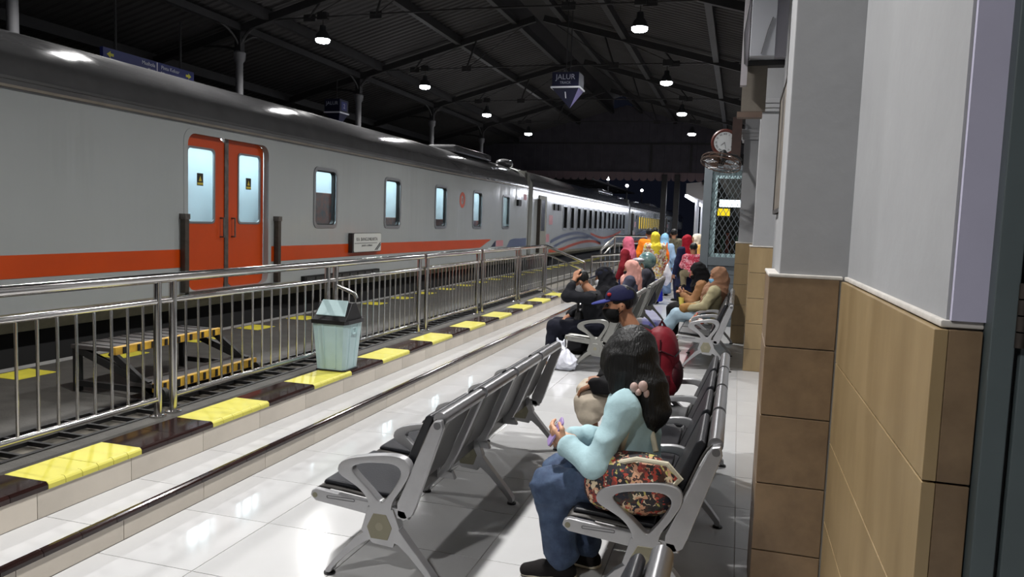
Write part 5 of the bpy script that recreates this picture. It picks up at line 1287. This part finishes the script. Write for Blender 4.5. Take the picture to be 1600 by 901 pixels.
# ---- people standing farther away
AWAY = PI/2 + .1
def stander(label, x, y, top, rz, O, s=None, P=None, **k):
    P = P or STAND; H0 = 1.505
    sc_ = top/H0 if s is None else s
    return person(label, (x, y, 0), rz, P, O, s=sc_, res=.018, **k)
stander('standing woman in rose pink headscarf and maroon blouse', -1.88, 13.7, 1.40, PI*.9, dict(top=dict(m=cloth('maroon_blouse', (112,24,34)), e=.03), skirt=dict(m=cloth('navy_skirt', (26,34,84))), hijab=dict(m=cloth('rose_headscarf', (190,96,118)), tail=True), shoes=M_SHOEK, hres=.009))
stander('standing man in orange shirt seen from behind', -1.95, 17.6, 1.56, AWAY, dict(top=dict(m=cloth('orange_shirt', (232,126,30)), e=.03, sleeve=.1), trousers=dict(m=cloth('dark_trousers', (34,36,50))), hair='short', shoes=M_SHOEK, hres=.009))
stander('standing woman in yellow headscarf, floral blouse and royal blue skirt', -1.66, 16.1, 1.49, AWAY+.3, dict(top=dict(m=voro('pale_floral', [(206,196,176),(180,170,150),(214,190,70),(130,110,90),(220,216,206),(160,60,50)], 30), e=.035, tunic=.12), skirt=dict(m=cloth('royal_blue_skirt', (30,42,170))), hijab=dict(m=cloth('yellow_headscarf', (216,196,60)), drape=.22), shoes=M_SHOEK, hres=.009))
stander('standing woman in sky blue headscarf and pale blue coat', -1.66, 18.2, 1.45, AWAY, dict(top=dict(m=cloth('pale_blue_coat', (150,180,210)), e=.03, tunic=.3), skirt=dict(m=cloth('grey_blue_skirt', (90,110,140))), hijab=dict(m=cloth('sky_headscarf', (136,186,220))), shoes=M_SHOEK, hres=.009))
stander('man in mottled green jacket with hands low, seen from behind', -1.60, 20.0, 1.56, AWAY, dict(top=dict(m=mat('mottled_camouflage', (112,104,84), .9, var=.5, scale=18, rgb2=(66,64,52)), e=.035), trousers=dict(m=cloth('black_jeans', (22,22,26))), hair='short', shoes=M_SHOEK, hres=.009))
stander('dark haired man in blue shirt farthest in the crowd', -2.30, 22.0, 1.58, AWAY, dict(top=dict(m=cloth('slate_blue_shirt', (70,78,110)), e=.03), trousers=dict(m=cloth('grey_trousers', (50,50,56))), hair='short', shoes=M_SHOEK, hres=.009))
stander('standing woman in long crimson headscarf and navy dress', -.97, 15.5, 1.46, PI*.75, dict(top=dict(m=cloth('navy_tunic', (24,30,58)), e=.03, tunic=.3), trousers=dict(m=cloth('jet_trousers', (16,16,18)), e=.03, flare=.02), hijab=dict(m=cloth('crimson_headscarf', (150,22,40)), drape=.42, tail=True), shoes=M_SHOEK, hres=.009))
stander('standing woman in cream headscarf and mustard dress near the kiosk', -.84, 16.9, 1.48, PI*1.1, dict(top=dict(m=cloth('mustard_dress', (196,150,80)), e=.03, tunic=.3), skirt=dict(m=cloth('mustard_skirt', (150,112,66))), hijab=dict(m=cloth('cream_headscarf', (216,206,190))), shoes=M_SHOEK, hres=.009))
CH = pose(SIT, pel=(0,0,.40), chest=(.0,0,.70), head=(.02,0,.90), elL=(.08,.2,.52), elR=(.08,-.2,.52), wrL=(.2,.1,.5), wrR=(.2,-.1,.5), knL=(.18,.14,.33), knR=(.18,-.14,.33), anL=(.12,.14,.08), anR=(.12,-.14,.08), floor=.04)
ch, H, J = person('small child in a pink and maroon patterned top carried near the kiosk', (-.82, 15.05, .42), AWAY+.3, CH, dict(top=dict(m=voro('pink_dotted', [(168,24,56),(190,40,70),(150,18,48),(226,170,180)], 45), e=.03), trousers=dict(m=cloth('khaki_trousers', (120,110,88)), e=.02), hair='short', shoes=M_SHOEK, hres=.009), s=.88, res=.016)
stander('toddler in a light blue shirt between the standing adults', -1.22, 17.0, .98, AWAY+.8, dict(top=dict(m=cloth('blue_tee', (110,146,196)), e=.03, sleeve=.1), trousers=dict(m=cloth('navy_shorts', (30,34,60))), hair='short', shoes=M_SHOEK, hres=.009))
def carrier(label, c, m, sz):
    o = thing('plastic_bag', label, 'bag', (0,0,0), local=True)
    blob('bag_body', [ell(c, sz), cone((c[0],c[1],c[2]+sz[2]*.4),(c[0],c[1],c[2]+sz[2]*1.2),sz[0]*.7,sz[0]*.4)], m, o, .014, .05, fold=(.008,40), relax=0)
    blob('bag_handles', [cone((c[0]-.02,c[1],c[2]+sz[2]*1.1),(c[0]-.035,c[1],c[2]+sz[2]*1.75),.022,.012), cone((c[0]+.03,c[1],c[2]+sz[2]*1.1),(c[0]+.035,c[1],c[2]+sz[2]*1.75),.022,.012)], m, o, .010, .02)
carrier('bright orange plastic bag hanging among the standing people', (-1.46,16.2,.98), mat('orange_polythene', (244,116,28), .35, bump=.4, bscale=20), (.10,.07,.17))
carrier('tall white plastic bag hanging below the orange one', (-1.43,16.5,.55), M_PLA, (.11,.08,.19))
